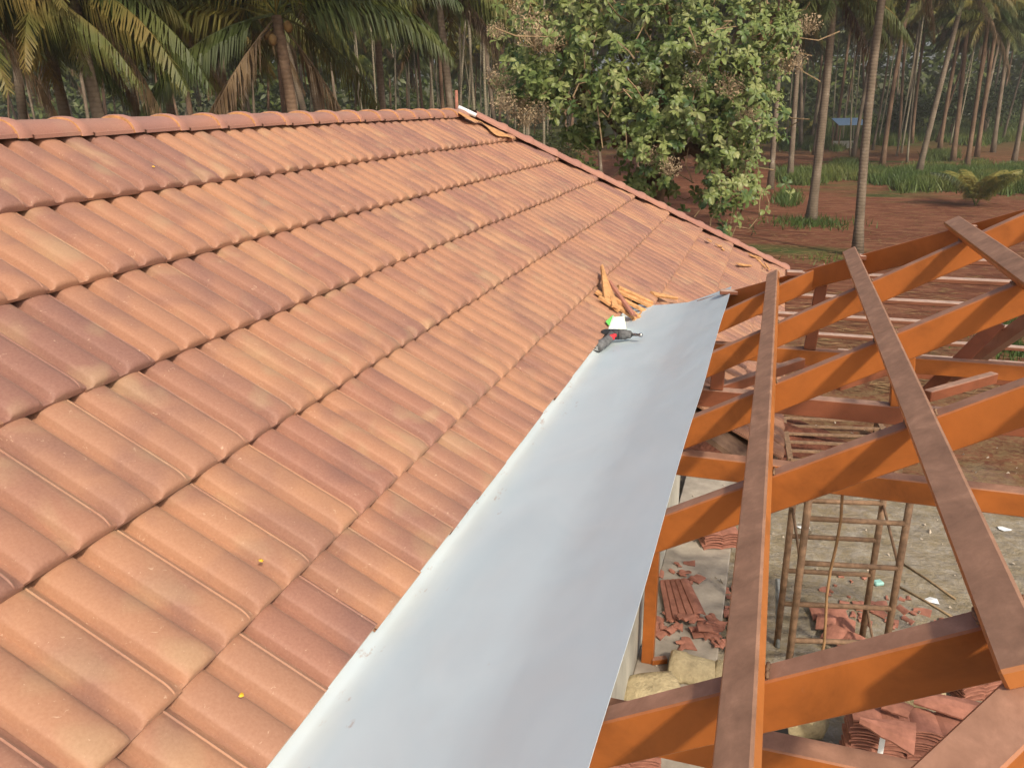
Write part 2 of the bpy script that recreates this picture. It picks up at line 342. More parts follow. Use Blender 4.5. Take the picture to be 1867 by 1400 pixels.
PROF = []
def profile():
    h = []
    def roll(u0, last):
        pts = [(0.000, 0.0), (0.0150, 0.0), (0.0165, 0.0022), (0.0205, 0.0150), (0.0235, 0.0192), (0.030, 0.0226), (0.043, 0.0256), (0.060, 0.0266), (0.077, 0.0256), (0.0905, 0.0226), (0.0970, 0.0192), (0.1000, 0.0150), (0.1030, 0.0022), (0.1125, 0.0)]
        if last: pts = pts[:-4] + [(0.0925, 0.0205), (0.0955, 0.0225), (0.0995, 0.0185), (0.104, 0.0115), (0.1150, 0.0070)]
        return [(u0 + a, b) for a, b in pts]
    return roll(0.0, False) + roll(0.1125, True)[1:]
PROF = profile()
TILT = 0.036 / GAUGE
def tile_mesh(name, v0=0.0, full=True, lift=0.0):
    vs = [0.0, 0.002, 0.006, 0.012, 0.020, 0.030, 0.042, 0.20, 0.385] if v0 <= 0 else [v0, v0 + 0.05, 0.22, 0.385]
    def env(v):
        if v >= 0.042: return 1.0
        t = v / 0.042; return 0.30 + 0.70 * math.sqrt(max(0, 1 - (1 - t) ** 2.2))
    V = []; Fc = []; n = len(PROF)
    for v in vs:
        e = env(v)
        for u, h in PROF: V.append((u, v, -TILT * v + h * e))
    for j in range(len(vs) - 1):
        for i in range(n - 1): Fc.append((j * n + i, j * n + i + 1, (j + 1) * n + i + 1, (j + 1) * n + i))
    # front face, return under the front, and the lip on the far side
    b = len(V); zb = -TILT * vs[0] - (0.0095 if v0 <= 0 else 0.020)
    for u, h in PROF: V.append((u, vs[0] + 0.0005, zb))
    for u, h in PROF: V.append((u, vs[0] + 0.05, zb + 0.001))
    for i in range(n - 1):
        Fc.append((b + i, b + i + 1, i + 1, i)); Fc.append((b + n + i, b + n + i + 1, b + i + 1, b + i))
    b2 = len(V)
    for v in vs: V.append((PROF[-1][0] - 0.001, v, -TILT * v - 0.007))
    for j in range(len(vs) - 1): Fc.append((j * n + n - 1, b2 + j, b2 + j + 1, (j + 1) * n + n - 1))
    b3 = len(V)
    for v in vs: V.append((0.0005, v, -TILT * v - 0.009))
    for j in range(len(vs) - 1): Fc.append((j * n, (j + 1) * n, b3 + j + 1, b3 + j))
    m = mk(name, V, Fc, TILE, True)
    # keep the front edge and the lip crisp
    m.update()
    bm = bmesh.new(); bm.from_mesh(m)
    for e in bm.edges:
        if len(e.link_faces) == 2 and e.calc_face_angle(0) > 0.62: e.smooth = False
    bm.to_mesh(m); bm.free(); return m
TILE_FULL = tile_mesh('roof_tile'); TILE_CUT = tile_mesh('roof_tile_cut', 0.128)
trng = random.Random(11)
def tile_matrix(s, y):
    a = trng.gauss(0, 0.004); M = frame(A(s, y + trng.gauss(0, 0.0012), trng.gauss(0, 0.0012)), EX_A, EY_A, NA)
    return M @ Matrix.Rotation(a, 4, 'Z') @ Matrix.Rotation(trng.gauss(0, 0.004), 4, 'X') @ Matrix.Translation((0, trng.gauss(0, 0.0018), 0))
HIPCUT = HIPC - 0.03
for k in range(1, 10):
    s = S1 + (k - 1) * GAUGE
    if k == 9: s -= 0.2 * GAUGE
    y0 = -4.294 + (0.012 if k % 2 else -0.010) + trng.uniform(-0.006, 0.006)
    ymin = -6.8 if k <= 6 else (-1.5 if k == 7 else -2.45)
    n0 = math.ceil((ymin - y0) / TW)
    for n in range(n0, 60):
        y = y0 + n * TW
        xtop = (s - 0.385) * CP
        if y > s * CP + HIPCUT: break
        cut6 = (k == 6 and y < -1.50)
        M = tile_matrix(s, y); me = TILE_CUT if cut6 else TILE_FULL
        if y + TW + 0.01 > xtop + HIPCUT:         # trimmed along the hip
            me = me.copy(); bm = bmesh.new(); bm.from_mesh(me)
            Mi = M.inverted(); co = Mi @ Vector((0, HIPCUT, 0)); no = (M.to_3x3().inverted() @ Vector((-1, 1, 0))).normalized()
            bmesh.ops.bisect_plane(bm, geom=bm.verts[:] + bm.edges[:] + bm.faces[:], plane_co=co, plane_no=no, clear_outer=True)
            if not bm.faces: bm.free(); continue
            bm.to_mesh(me); bm.free()
        part(ob('roof_tile', me, None, M))
# decking below the tiles (three pitches) and fascia
def slab(name, poly, th, mat):
    n = len(poly); v = [Vector(p) for p in poly] + [Vector(p) - Vector((0, 0, th)) for p in poly]
    f = [tuple(range(n)), tuple(range(2 * n - 1, n - 1, -1))] + [(i, n + i, n + (i + 1) % n, (i + 1) % n) for i in range(n)]
    return part(ob(name, mk(name, v, f, mat)))
zA = lambda x: -x * TP - 0.072
slab('roof_deck', [(x, y, zA(x)) for x, y in ((XR, -7.0), (1.10, -7.0), (1.10, -2.45), (1.98, -2.45), (1.98, 1.98 + HIPC - .03), (XR, XR + HIPC - .03))], 0.03, DECK)
zb0 = zA(XR)
slab('roof_deck', [(XR - .002, -7.0, zb0), (XR - .002, XR + HIPC, zb0), (XR - 2.6, XR + HIPC + 2.6, zb0 - 2.6 * TP), (XR - 2.6, -7.0, zb0 - 2.6 * TP)], 0.03, DECK)
slab('roof_deck', [(XR, XR + HIPC, zb0), (1.98, 1.98 + HIPC, zA(1.98)), (XR - 2.59, XR + HIPC + 2.59, zb0 - 2.59 * TP)], 0.03, DECK)

def cap_mesh(name, L=0.30, w=0.088, h=0.056, nose=0.055):
    n = 12; V = []; Fc = []
    st = [(0.0, 1.10, 0.009), (0.005, 1.14, 0.012), (nose * 0.6, 1.12, 0.011), (nose, 1.05, 0.005), (nose + 0.012, 1.0, 0.0), (L, 0.94, -0.004)]
    for v, k, dz in st:
        for i in range(n + 1):
            t = math.pi * i / n; cx_ = math.cos(t); sy = math.sin(t)
            V.append((cx_ * w * k, v, (abs(sy) ** 0.85) * (h + dz)))
    N = n + 1
    for j in range(len(st) - 1):
        for i in range(n): Fc.append((j * N + i, j * N + i + 1, (j + 1) * N + i + 1, (j + 1) * N + i))
    b = len(V)                                   # thick clay rim at the collar
    for i in range(N):
        t = math.pi * i / n; V.append((math.cos(t) * w * 0.98, 0.0, (abs(math.sin(t)) ** 0.85) * (h - 0.001)))
    for i in range(N):
        t = math.pi * i / n; V.append((math.cos(t) * w * 0.96, 0.08, (abs(math.sin(t)) ** 0.85) * (h - 0.004)))
    for i in range(n): Fc.append((b + i, b + i + 1, i + 1, i)); Fc.append((b + N + i, b + N + i + 1, b + i + 1, b + i))
    for sgn, i0 in ((1, 0), (-1, n)):            # flange along the foot
        b = len(V)
        for v, k, dz in st[3:]: V += [(sgn * (w * k - 0.006), v, 0.010), (sgn * (w * k + 0.008), v, 0.009), (sgn * (w * k + 0.008), v, -0.004), (sgn * (w * k - 0.006), v, -0.004)]
        for j in range(len(st[3:]) - 1):
            for q in range(3): Fc.append((b + j * 4 + q, b + j * 4 + q + 1, b + (j + 1) * 4 + q + 1, b + (j + 1) * 4 + q))
    m = mk(name, V, Fc, CAPM, True); m.materials.append(CUT); nrim = (len(st) - 1) * n
    for q in range(nrim, nrim + 2 * n, 2): m.polygons[q].material_index = 1
    bm = bmesh.new(); bm.from_mesh(m); bmesh.ops.recalc_face_normals(bm, faces=bm.faces)
    for e in bm.edges:
        if len(e.link_faces) == 2 and e.calc_face_angle(0) > 0.8: e.smooth = False
    bm.to_mesh(m); bm.free(); return m
CAP = cap_mesh('ridge_cap')
rimv = CAP
for n in range(-10, 16):
    y = -4.009 + 0.26 * n
    M = frame((XR, y, 0.327 + trng.gauss(0, .0015)), (1, 0, 0), (0, 1, 0), (0, 0, 1)) @ Matrix.Rotation(trng.gauss(0, .008), 4, 'Z') @ Matrix.Rotation(0.02, 4, 'X')
    part(ob('ridge_cap', CAP, None, M))
HD = Vector((CP, CP, -SP)).normalized(); HL = Vector((1, -1, 0)).normalized(); HN = HL.cross(-HD).normalized()
if HN.z < 0: HN = -HN
for n in range(15):
    x = 1.985 - 0.1655 * n                        # collar (lower) end
    o = Vector((x, x + HIPC, -x * TP)) + HN * -0.012
    ey = -HD; ex = ey.cross(HN)
    M = frame(o, ex, ey, HN) @ Matrix.Rotation(trng.gauss(0, .01), 4, 'Z') @ Matrix.Rotation(0.03, 4, 'X')
    part(ob('hip_cap', CAP, None, M))

# ------------------------------------------------------------------ house walls, plinth
XW = 1.05
wb = MB(); wb.box(((XW - 3.0) / 2 - 0.0, -2.1, (G - 1.3) / 2), ((XW + 3.0) / 2, 4.9, (-1.3 - G) / 2), None, 0.01)
wo = wb.obj('house_wall', WALL); tag(wo, 'pale plastered house wall below the tiled roof', 'wall')
wt = MB(); wt.box((XW - 0.10, -2.1, -1.06), (0.10, 4.6, 0.24), None, 0.004); wt.obj('wall_top', WALL, wo)
pl = MB(); pl.box(((XW + 1.72) / 2, 0.9, G + 0.05), ((1.72 - XW) / 2, 2.7, 0.07), None, 0.01)
tag(pl.obj('plinth', CONC), 'dusty concrete plinth strip along the foot of the wall', 'plinth', kind='structure')
kb = MB(); kb.beam((1.1, 3.62, G + 0.09), (2.15, 3.72, G + 0.09), 0.12, 0.22, bev=0.01)
tag(kb.obj('concrete_kerb', CONC), 'short pale concrete kerb at the far end of the plinth', 'kerb')

# ------------------------------------------------------------------ flashing sheet in the valley
PB = 0.523462; TB = math.tan(PB); CB, SB = math.cos(PB), math.sin(PB)
FX, FZ = 1.1965, -0.7737
def B(up, y, n=0.0): return Vector((FX + up * CB - n * SB, y, FZ + up * SB + n * CB))
xa = (FX * TB - FZ - 0.040 / CP) / (TP + TB)          # fold: 30 mm below plane A meets B
za = -xa * TP - 0.040 / CP
sec = []
zS = lambda x: -x * TP - 0.040 / CP
for x in (1.03, 1.05, 1.07): sec.append((x, zS(x)))
pa, pc_, pe = Vector((1.085, zS(1.085))), Vector((1.118, zS(1.118))), Vector((1.44, FZ + (1.44 - FX) * TB))
for t in np.linspace(0, 1, 12): q_ = pa * (1 - t) ** 2 + pc_ * 2 * t * (1 - t) + pe * t * t; sec.append((q_.x, q_.y))
for x in np.linspace(1.48, 1.672, 5): sec.append((x, FZ + (x - FX) * TB))
ylen = 34; V = []; ns = len(sec)
for i, (x, z) in enumerate(sec):
    f_ = i / (ns - 1)
    yfar = -1.42 - 0.49 * max(0, (x - 1.12)) / (1.672 - 1.12)
    for j in range(ylen + 1):
        t = j / ylen; y = -6.95 + (yfar + 6.95) * t
        wv = 0.0022 * math.sin(y * 4.1 + x * 3) + 0.0015 * math.sin(y * 9.7 + 1.0)
        edge = max(0, (x - 1.55) / 0.12); lift = 0.004 + (0.002 * edge * (0.5 + 0.5 * math.sin(y * 2.3)))
        if t > 0.95: lift += 0.006 * edge * ((t - 0.95) / 0.05) ** 2
        V.append((x + 0.002 * edge * math.sin(y * 5), y, z + (wv if i > 13 else wv * 0.3) + (lift if i > 13 else 0.003)))
N = ylen + 1
Fc = [(i * N + j, (i + 1) * N + j, (i + 1) * N + j + 1, i * N + j + 1) for i in range(ns - 1) for j in range(ylen)]
sh = ob('valley_flashing', mk('valley_flashing', V, Fc, SHEET, True))
md = sh.modifiers.new('thick', 'SOLIDIFY'); md.thickness = 0.0016; md.offset = -1; sh.modifiers.new('split', 'EDGE_SPLIT').split_angle = 0.5
tag(sh, 'smooth pale blue-grey metal flashing sheet lying in the roof valley', 'metal sheet')

# ------------------------------------------------------------------ steel roof frame (wing B)
frm = tag(empty('steel_roof_frame', (1.6, -3.8, -0.7)), 'open frame of orange primed steel rafters and dusty purlins', 'roof frame')
def fpart(o): o.parent = frm; o.matrix_parent_inverse = Matrix.Translation(-frm.location); return o
def fbeam(name, a, b, w, h, mat, up=(0, 0, 1), bev=0.003): return fpart(MB().beam(a, b, w, h, up, bev).obj(name, mat))
RW, RH = 0.042, 0.082
nB = Vector((-SB, 0, CB))
yh_far = lambda x: -2.039 - 1.0786 * (x - 1.7027)
yh_near = lambda x: x - 7.392
for y, u1 in ((-5.12, 1.30), (-4.428, 2.22), (-3.788, 2.62), (-3.086, 1.72), (-2.402, 1.02)):
    a = B(0.02, y + RW / 2, -RH / 2); b = B(u1, y + RW / 2, -RH / 2)
    fbeam('rafter', a, b, RW, RH, ORANGE, nB)
hb = Vector((1.52, yh_far(1.52), FZ + (1.52 - FX) * TB)); he = Vector((3.48, yh_far(3.48), FZ + (3.48 - FX) * TB))
fbeam('hip_rafter', hb + Vector((0.0, .03, -.045)), he + Vector((0, .03, -.045)), RW, 0.085, ORANGE)
hb = Vector((1.30, yh_near(1.30), FZ + (1.30 - FX) * TB)); he = Vector((3.48, yh_near(3.48), FZ + (3.48 - FX) * TB))
fbeam('hip_rafter', hb + Vector((.015, -.015, -.045)), he + Vector((.015, -.015, -.045)), 0.062, 0.085, ORANGE)
PW, PH = 0.056, 0.028
PU = [0.787, 1.131, 1.487, 1.84, 2.20]
for u in PU:
    x = FX + u * CB
    y0 = yh_near(x) - 0.03; y1 = yh_far(x) + 0.09
    if y1 - y0 < 0.3: continue
    fbeam('purlin', B(u, y0, PH / 2 + 0.001), B(u, y1, PH / 2 + 0.001), PW, PH, PURLM, nB, 0.004)
# purlins of the far hip face, parallel to the valley of sight: they run across
sl = -0.535
for y in (-2.345, -2.02, -1.69, -1.315, -0.96):
    z = -0.4816 + sl * (y + 2.0393)
    xl = 1.7027 - (y + 2.0393) / 1.0786 - 0.06
    if y > -1.0: xl = 2.3
    xl = max(xl, 1.62 if y < -1.5 else 2.12)
    fbeam('purlin', (xl, y, z), (5.4, y, z), 0.062, 0.020, PALEP, (0, 0.05, 1))
for u in (1.131, 1.487):
    x = FX + u * CB; z = FZ + (x - FX) * TB
    yy = yh_far(x) - 0.02
    fbeam('purlin', (x + 0.02, yy, z + 0.012), (5.4, yy, z + 0.012), 0.062, 0.020, PALEP, (0, 0.05, 1))
for u in (1.131, 1.487):
    x = FX + u * CB; yy = yh_near(x) + 0.0; z = FZ + (x - FX) * TB + 0.012
    fbeam('purlin', (x + 0.05, yy, z), (5.4, yy, z), PW * 0.9, PH, PURLM, (0, sl, 1))
# two jack rafters under the far hip face
for x in (3.0, 3.9, 4.7):
    z0 = -0.4816 + sl * (-0.9 + 2.0393); yt = min(yh_far(x) if x < 3.48 else -3.9, -2.6); z1 = -0.4816 + sl * (yt + 2.0393)
    fbeam('rafter', (x, -0.9, z0 - 0.058), (x, yt, z1 - 0.058), RW, 0.08, REDOX)
# tie beams
for y, zt, x0, x1 in ((-3.790, -0.623, 1.50, 5.2), (-3.082, -0.650, 1.42, 5.2), (-2.402, -0.655, 1.40, 5.2), (-4.945, -0.64, 1.46, 3.4)):
    fbeam('tie_beam', (x0, y + 0.025, zt - 0.036), (x1, y + 0.025, zt - 0.036), 0.05, 0.072, ORANGE if y > -3 or y < -3.5 else REDOX)
# struts standing on the ties
def strut(px0, px1, y, zb, zt, mat=REDOX, w=0.05):
    a = onY(px0[0], px0[1], y); b = onY(px1[0], px1[1], y)
    fbeam('strut', (a.x, y + .02, zb), (b.x, y + .02, zt), 0.044, w, mat, (1, 0, 0))
strut((1307, 700), (1309, 680), -3.082, -0.648, -0.520)
strut((1644, 740), (1644, 680), -3.082, -0.648, -0.46, ORANGE, 0.075)
strut((1478, 620), (1497, 535), -2.402, -0.652, -0.335)
# horizontal diagonals at tie level
for a, b in (((1276, 722), (1462, 661)), ((1527, 702), (1640, 667)), ((1690, 722), (1812, 688))):
    fbeam('brace', onZ(*a, -0.69), onZ(*b, -0.69), 0.035, 0.045, REDOX)
fbeam('brace', onY(1690, 716, -2.30), onY(1822, 586, -2.30), 0.06, 0.06, REDOX, (0, -1, 0.6))
# supporting column at the wall
ft = onZ(1181, 1203, G + 0.12)
fbeam('column', (ft.x, ft.y, G + 0.12), (ft.x, ft.y, -0.83), 0.10, 0.10, ORANGE, (1, 0, 0))
# far eave beam and post of the wing, resting on the ground
fbeam('eave_beam', (2.0, -0.93, -1.155), (5.4, -0.93, -1.155), 0.05, 0.09, REDOX)
for x in (5.3,): fbeam('column', (x, -0.93, G), (x, -0.93, -1.21), 0.09, 0.09, REDOX, (1, 0, 0))
for y in (-2.402, -3.082, -3.79): fbeam('column', (5.16, y + 0.025, G), (5.16, y + 0.025, -0.73), 0.08, 0.08, REDOX, (1, 0, 0))
wr_ = random.Random(2)
for y in (-5.12, -4.428, -3.788, -3.086, -2.402):
    for u in PU[:3]:
        x = FX + u * CB
        if not (yh_near(x) < y < yh_far(x) - .05): continue
        for sg in (-1, 1):
            c = B(u + sg * (PW / 2 + .002), y + RW / 2, 0.003); mb = MB()
            mb.tube([c + Vector((wr_.gauss(0, .001), t, wr_.gauss(0, .0008))) for t in np.linspace(-.017, .017, 7)], [wr_.uniform(.0018, .0034) for _ in range(7)], 6); fpart(mb.obj('weld_bead', RUST, None, True))
#--PART2--
# ------------------------------------------------------------------ loose things on the roof
def onA(x, y, n=0.0):
    d = Vector(ray(x, y)); c = Vector(CAM); t = (n - NA.dot(c)) / NA.dot(d); return c + d * t
def shard(mb, a, b, w0, w1, th, nrm, curve=0.0, seg=4, jag=0.0, r=rnd):
    """long clay splinter from a to b, width w0..w1, slightly dished, with broken edges"""
    a = Vector(a); b = Vector(b); d = (b - a).normalized(); l = d.cross(nrm).normalized(); V = []; F = []
    for i in range(seg + 1):
        t = i / seg; w = w0 + (w1 - w0) * t; c = a.lerp(b, t)
        for q in (-0.5, -0.17, 0.17, 0.5):
            jj = r.uniform(-jag, jag) if abs(q) > .4 else 0
            V.append(c + l * (w * q + jj) + nrm * (curve * (1 - 4 * q * q)))
    m = len(V); V += [v - nrm * th for v in V]
    for i in range(seg):
        for q in range(3):
            k = i * 4 + q; F.append((k, k + 1, k + 5, k + 4)); F.append((m + k + 4, m + k + 5, m + k + 1, m + k))
        F.append((i * 4 + 4, i * 4, m + i * 4, m + i * 4 + 4)); F.append((i * 4 + 3, i * 4 + 7, m + i * 4 + 7, m + i * 4 + 3))
    e = seg * 4
    for q in range(3): F.append((q + 1, q, m + q, m + q + 1)); F.append((e + q, e + q + 1, m + e + q + 1, m + e + q))
    mb.add(V, [f[::-1] for f in F]); return mb
# offcut pile beside the drill
offc = [((1098, 484, .075), (1114, 552, .030), .018, .085, 'long pointed clay tile offcut standing out at the top of the offcut pile'),
        ((1089, 530, .018), (1160, 581, .022), .050, .035, 'pale clay offcut strip along the lower left side of the offcut pile'),
        ((1112, 512, .060), (1157, 574, .050), .022, .040, 'ribbed brown clay offcut lying across the middle of the offcut pile'),
        ((1120, 527, .050), (1196, 560, .048), .014, .055, 'broad orange clay offcut on the upper right side of the offcut pile'),
        ((1138, 546, .030), (1186, 570, .030), .020, .040, 'short clay offcut below the broad one in the offcut pile'),
        ((1156, 583, .018), (1184, 563, .018), .014, .050, 'small triangular clay offcut at the lower right tip of the pile'),
        ((1102, 500, .050), (1124, 560, .040), .012, .050, 'slim curved clay offcut next to the pointed one'),
        ((1128, 522, .066), (1190, 551, .060), .030, .020, 'ridged pale clay offcut along the top edge of the pile'),
        ((1118, 540, .040), (1168, 578, .036), .016, .034, 'long narrow clay offcut fanning to the lower right'),
        ((1094, 540, .024), (1130, 566, .030), .030, .022, 'stubby clay offcut on the left flank of the pile'),
        ((1108, 549, .020), (1148, 544, .022), .030, .035, 'short level clay offcut inside the fork of the offcut pile')]
for a, b, w0, w1, lab in offc:
    mb = MB(); shard(mb, onA(*a), onA(*b), w0, w1, 0.013, NA, 0.006, 5, 0.003)
    tag(mb.obj('tile_offcut', CUT if 'brown' not in lab else REDCLAY), lab, 'tile offcut', 'cut clay pieces by the drill')
# wavy strip left by cutting along the hip
mb = MB(); V = []; n = 18
for i in range(n + 1):
    t = i / n; u = onA(836 + 104 * t, 203 + 50 * t, 0.022)
    px = 836 + 96 * t; py = 206.5 + 50 * t + 4.5 * math.sin(t * 11) * min(1, t * 3)
    V += [u, onA(px, py, 0.034), onA(px, py, 0.010)]
mb.add(V, [(i * 3 + q, i * 3 + q + 1, i * 3 + q + 4, i * 3 + q + 3) for i in range(n) for q in (0, 1)])
o = mb.obj('tile_offcut', CUT); md = o.modifiers.new('t', 'SOLIDIFY'); md.thickness = 0.006
tag(o, 'long wavy-edged clay offcut lying below the top of the hip', 'tile offcut')
spots = [(1290, 436, 1297, 440), (1307, 446, 1316, 449), (1316, 452, 1321, 456), (1345, 481, 1370, 484), (1366, 463, 1380, 470), (1383, 473, 1396, 488), (1396, 480, 1404, 492), (1375, 466, 1386, 470)]
names = ['pale clay chip highest on the hip tiles near the eave', 'slim clay chip just below the highest chip by the hip', 'tiny dark-edged clay chip third from the top by the hip', 'curved clay crumb row lying alone on the lowest tile course',
         'flat clay flake tucked under the hip caps near the eave', 'yellow clay splinter pointing down to the eave corner', 'lowest clay splinter at the eave corner by the purlin end', 'small clay flake beside the hip caps above the splinter']
for (x0, y0, x1, y1), lab in zip(spots, names):
    mb = MB(); shard(mb, onA(x0, y0, .030), onA(x1, y1, .026), 0.035, 0.02, 0.008, NA, 0.004, 3, 0.006)
    tag(mb.obj('tile_chip', CUT), lab, 'tile chip', 'clay chips on the far tiles')
o = MB(); shard(o, onA(1190, 534, .03), onA(1236, 543, .05), 0.05, 0.012, 0.012, NA, 0.004, 4, 0.004)
tag(o.obj('tile_offcut', CUT), 'thin clay offcut propped at the far end of the metal sheet', 'tile offcut')
# yellow petals
for i, (x, y, lab) in enumerate([(280, 304, 'yellow petal on the top tile course'), (476, 1021, 'torn yellow petal on a mauve tile lower left'), (440, 1266, 'round yellow petal on the cut bottom tile course'), (1014, 770, 'wilted yellow-green leaf scrap on the metal sheet')]):
    c = onA(x, y, 0.024 if i < 3 else -0.035); r_ = 0.0045 if i < 3 else 0.012; mb = MB(); V = [c + NA * .003]; k = 9
    for q in range(k):
        a = 2 * math.pi * q / k; rr = r_ * (0.7 + 0.5 * rnd.random()); V.append(c + EX_A * math.cos(a) * rr * 1.3 + EY_A * math.sin(a) * rr)
    mb.add(V, [(0, 1 + q, 1 + (q + 1) % k) for q in range(k)])
    tag(mb.obj('petal' if i < 3 else 'leaf_scrap', YELLOW), lab, 'petal' if i < 3 else 'leaf')
# white pipe and stick at the hip top
DA = float((np.array([XR, XR + HIPC, .4]) - CAM) @ FH)
mb = MB(); a = onD(836, 196, DA); b = onD(868, 211, DA - .02); mb.tube([a, b], 0.017, 12); tag(mb.obj('white_pipe', WHITE, None, True), 'short white pipe sticking out under the topmost hip cap', 'pipe')
mb = MB(); mb.tube([onD(833, 214, DA + .12), onD(832, 165, DA + .12)], [0.016, 0.013], 8); tag(mb.obj('stick', REDCLAY, None, True), 'upright reddish stick behind the end of the ridge', 'stick')

# cordless drill
def onS(x, y, off=0.0):                          # on the sheet (or the tile edge left of it)
    d = Vector(ray(x, y)); c = Vector(CAM); lo, hi = 1.0, 8.0
    for _ in range(50):
        m_ = (lo + hi) / 2; q = c + d * m_
        z_ = -q.x * TP if q.x < 1.07 else float(np.interp(q.x, [u[0] for u in sec], [u[1] for u in sec]))
        if q.z > z_ + off: lo = m_
        else: hi = m_
    return c + d * lo
def lathe(mb, a, b, prof, n=14):
    a = Vector(a); b = Vector(b); mb.tube([a.lerp(b, t) for t, r in prof], [r for t, r in prof], n); return mb
dz = 0.030
b0 = onS(1097, 609, 0.030); b1 = onS(1152, 610, 0.034); tip = onS(1170, 611, 0.036)
drl = tag(empty('cordless_drill', b0), 'small black cordless drill with red trigger lying on the metal sheet', 'drill')
def dp(o): o.parent = drl; o.matrix_parent_inverse = Matrix.Translation(-drl.location); return o
ax = (b1 - b0).normalized()
mb = MB(); lathe(mb, b0, b0.lerp(b1, .62), [(0, .014), (.04, .022), (.2, .026), (.7, .027), (1, .026)]); dp(mb.obj('motor_body', BLACKP, None, True))
mb = MB(); lathe(mb, b0.lerp(b1, .61), b1, [(0, .024), (.15, .026), (.5, .026), (.55, .022), (.85, .020), (1, .011)]); chk = dp(mb.obj('chuck', GREYP, None, True))
mb = MB(); lathe(mb, b1, tip, [(0, .0075), (.55, .0075), (.58, .0055), (.75, .0055), (.78, .0095), (.97, .0095), (1, .006)], 8); bit_ = mb.obj('bit', CHROME, None, True); bit_.parent = chk; bit_.matrix_parent_inverse = Matrix.Identity(4)
g0 = b0.lerp(b1, .36); g1 = onS(1087, 634, 0.026)
mb = MB(); mid = g0.lerp(g1, .5) + ax * 0.012; mb.tube([g0, g0.lerp(mid, .5) + ax * .005, mid, mid.lerp(g1, .6), g1.lerp(mid, .06), g1], [.024, .021, .022, .026, .029, .026], 14); dp(mb.obj('grip', GREYP, None, True))
gd = (g1 - mid).normalized()
mb = MB(); M_ = gd.to_track_quat('Z', 'Y').to_matrix(); mb.box(g1 + gd * .001, (.016, .016, .0035), M_, .002); bd = dp(mb.obj('badge', GREYP))
mb = MB(); mb.tube([g1 + gd * .0046 + M_ @ Vector(v) for v in ((-.010, -.010, 0), (.010, -.010, 0), (.010, .010, 0), (-.010, .010, 0), (-.010, -.010, 0))], .0012, 5); mb.tube([g1 + gd * .0046 + M_ @ Vector(v) for v in ((-.004, -.006, 0), (.004, -.006, 0), (.004, .006, 0), (-.004, .006, 0))], .0012, 5)
o = mb.obj('emblem', WHITE, bd)
tr_ = g0.lerp(g1, .30) + ax * .022 + Vector((0, 0, .006))
mb = MB(); mb.box(tr_, (.015, .013, .013), Matrix.Rotation(.4, 3, 'Z'), .005); mb.box(tr_ + Vector((.012, .006, .008)), (.010, .009, .008), Matrix.Rotation(.7, 3, 'Z'), .003); dp(mb.obj('trigger', REDP))
# screw packet
pc = onA(1130, 588, 0.0)
pk = tag(empty('screw_packet', pc), 'torn white and green screw packet standing beside the drill', 'packet')
def card(name, pts, mat):
    n_ = (Vector(pts[1]) - Vector(pts[0])).cross(Vector(pts[2]) - Vector(pts[0])).normalized() * 0.0012
    v = [Vector(q) + n_ for q in pts] + [Vector(q) - n_ for q in pts]; k = len(pts)
    o = ob(name, mk(name, v, [tuple(range(k)), tuple(range(2 * k - 1, k - 1, -1))] + [(i, k + i, k + (i + 1) % k, (i + 1) % k) for i in range(k)], mat)); o.parent = pk; o.matrix_parent_inverse = Matrix.Translation(-pk.location); return o
card('front_panel', [onA(1120, 578, .055), onA(1138, 576, .055), onA(1142, 602, -.005), onA(1128, 605, -.005)], CREAM)
card('flap', [onA(1104, 586, .020), onA(1118, 574, .050), onA(1117, 586, .030), onA(1110, 594, .012)], GREENP)
card('side_panel', [onA(1118, 576, .052), onA(1120, 578, .055), onA(1128, 605, -.005), onA(1108, 604, -.008)], WHITE)
card('base_panel', [onA(1127, 603, -.012), onA(1143, 599, -.012), onA(1144, 607, -.014), onA(1126, 608, -.014)], GREENP)

# ------------------------------------------------------------------ yard below the frame
def legline(foot, py, px):          # height above ground of a pixel on the vertical through foot
    D = float((np.array(foot) - CAM) @ FH); return onD(px, py, D).z
scf = tag(empty('scaffold_tower', onZ(1430, 1285, G)), 'rusty steel scaffold frame with ladder rungs standing in the yard', 'scaffold')
def sp(o): o.parent = scf; o.matrix_parent_inverse = Matrix.Translation(-scf.location); return o
FLf, FRf, BLf, BRf = onZ(1429, 1282, G), onZ(1602, 1255, G), onZ(1416, 1176, G), onZ(1570, 1172, G)
tops = {}
for f_, px, py in ((FLf, 1442, 880), (FRf, 1640, 885), (BLf, 1426, 870), (BRf, 1588, 880)):
    z = legline(f_, py, px); tops[id(f_)] = z
    sp(MB().tube([(f_.x, f_.y, G - .02), (f_.x, f_.y, z)], 0.029, 10).obj('leg', RUST, None, True))
def rung(a, b, ya, xa_, yb, xb_):
    za_ = legline(a, ya, xa_); zb_ = legline(b, yb, xb_); sp(MB().tube([(a.x, a.y, za_), (b.x, b.y, zb_)], 0.022, 8).obj('rung', RUST, None, True))
for ya, yb in ((945, 955), (1026, 1036), (1101, 1109), (1167, 1172)): rung(FLf, FRf, ya, 1438, yb, 1622)
for ya, yb in ((912, 918), (977, 985), (1040, 1048), (1100, 1107)): rung(BLf, BRf, ya, 1422, yb, 1580)
for a, b, z0, z1 in ((BRf, FRf, legline(BRf, 918, 1587), legline(FRf, 1035, 1621)), (BLf, FLf, legline(BLf, 925, 1424), legline(FLf, 1030, 1437)), (FRf, BRf, G + .1, legline(BRf, 1107, 1578))):
    sp(MB().tube([(a.x, a.y, z0), (b.x, b.y, z1)], 0.013, 6).obj('brace', RUST, None, True))
z = legline(BLf, 930, 1423); sp(MB().tube([(BLf.x, BLf.y, z - .22), (BLf.x, BLf.y, z)], 0.027, 10).obj('sleeve', YELLOW, None, True))
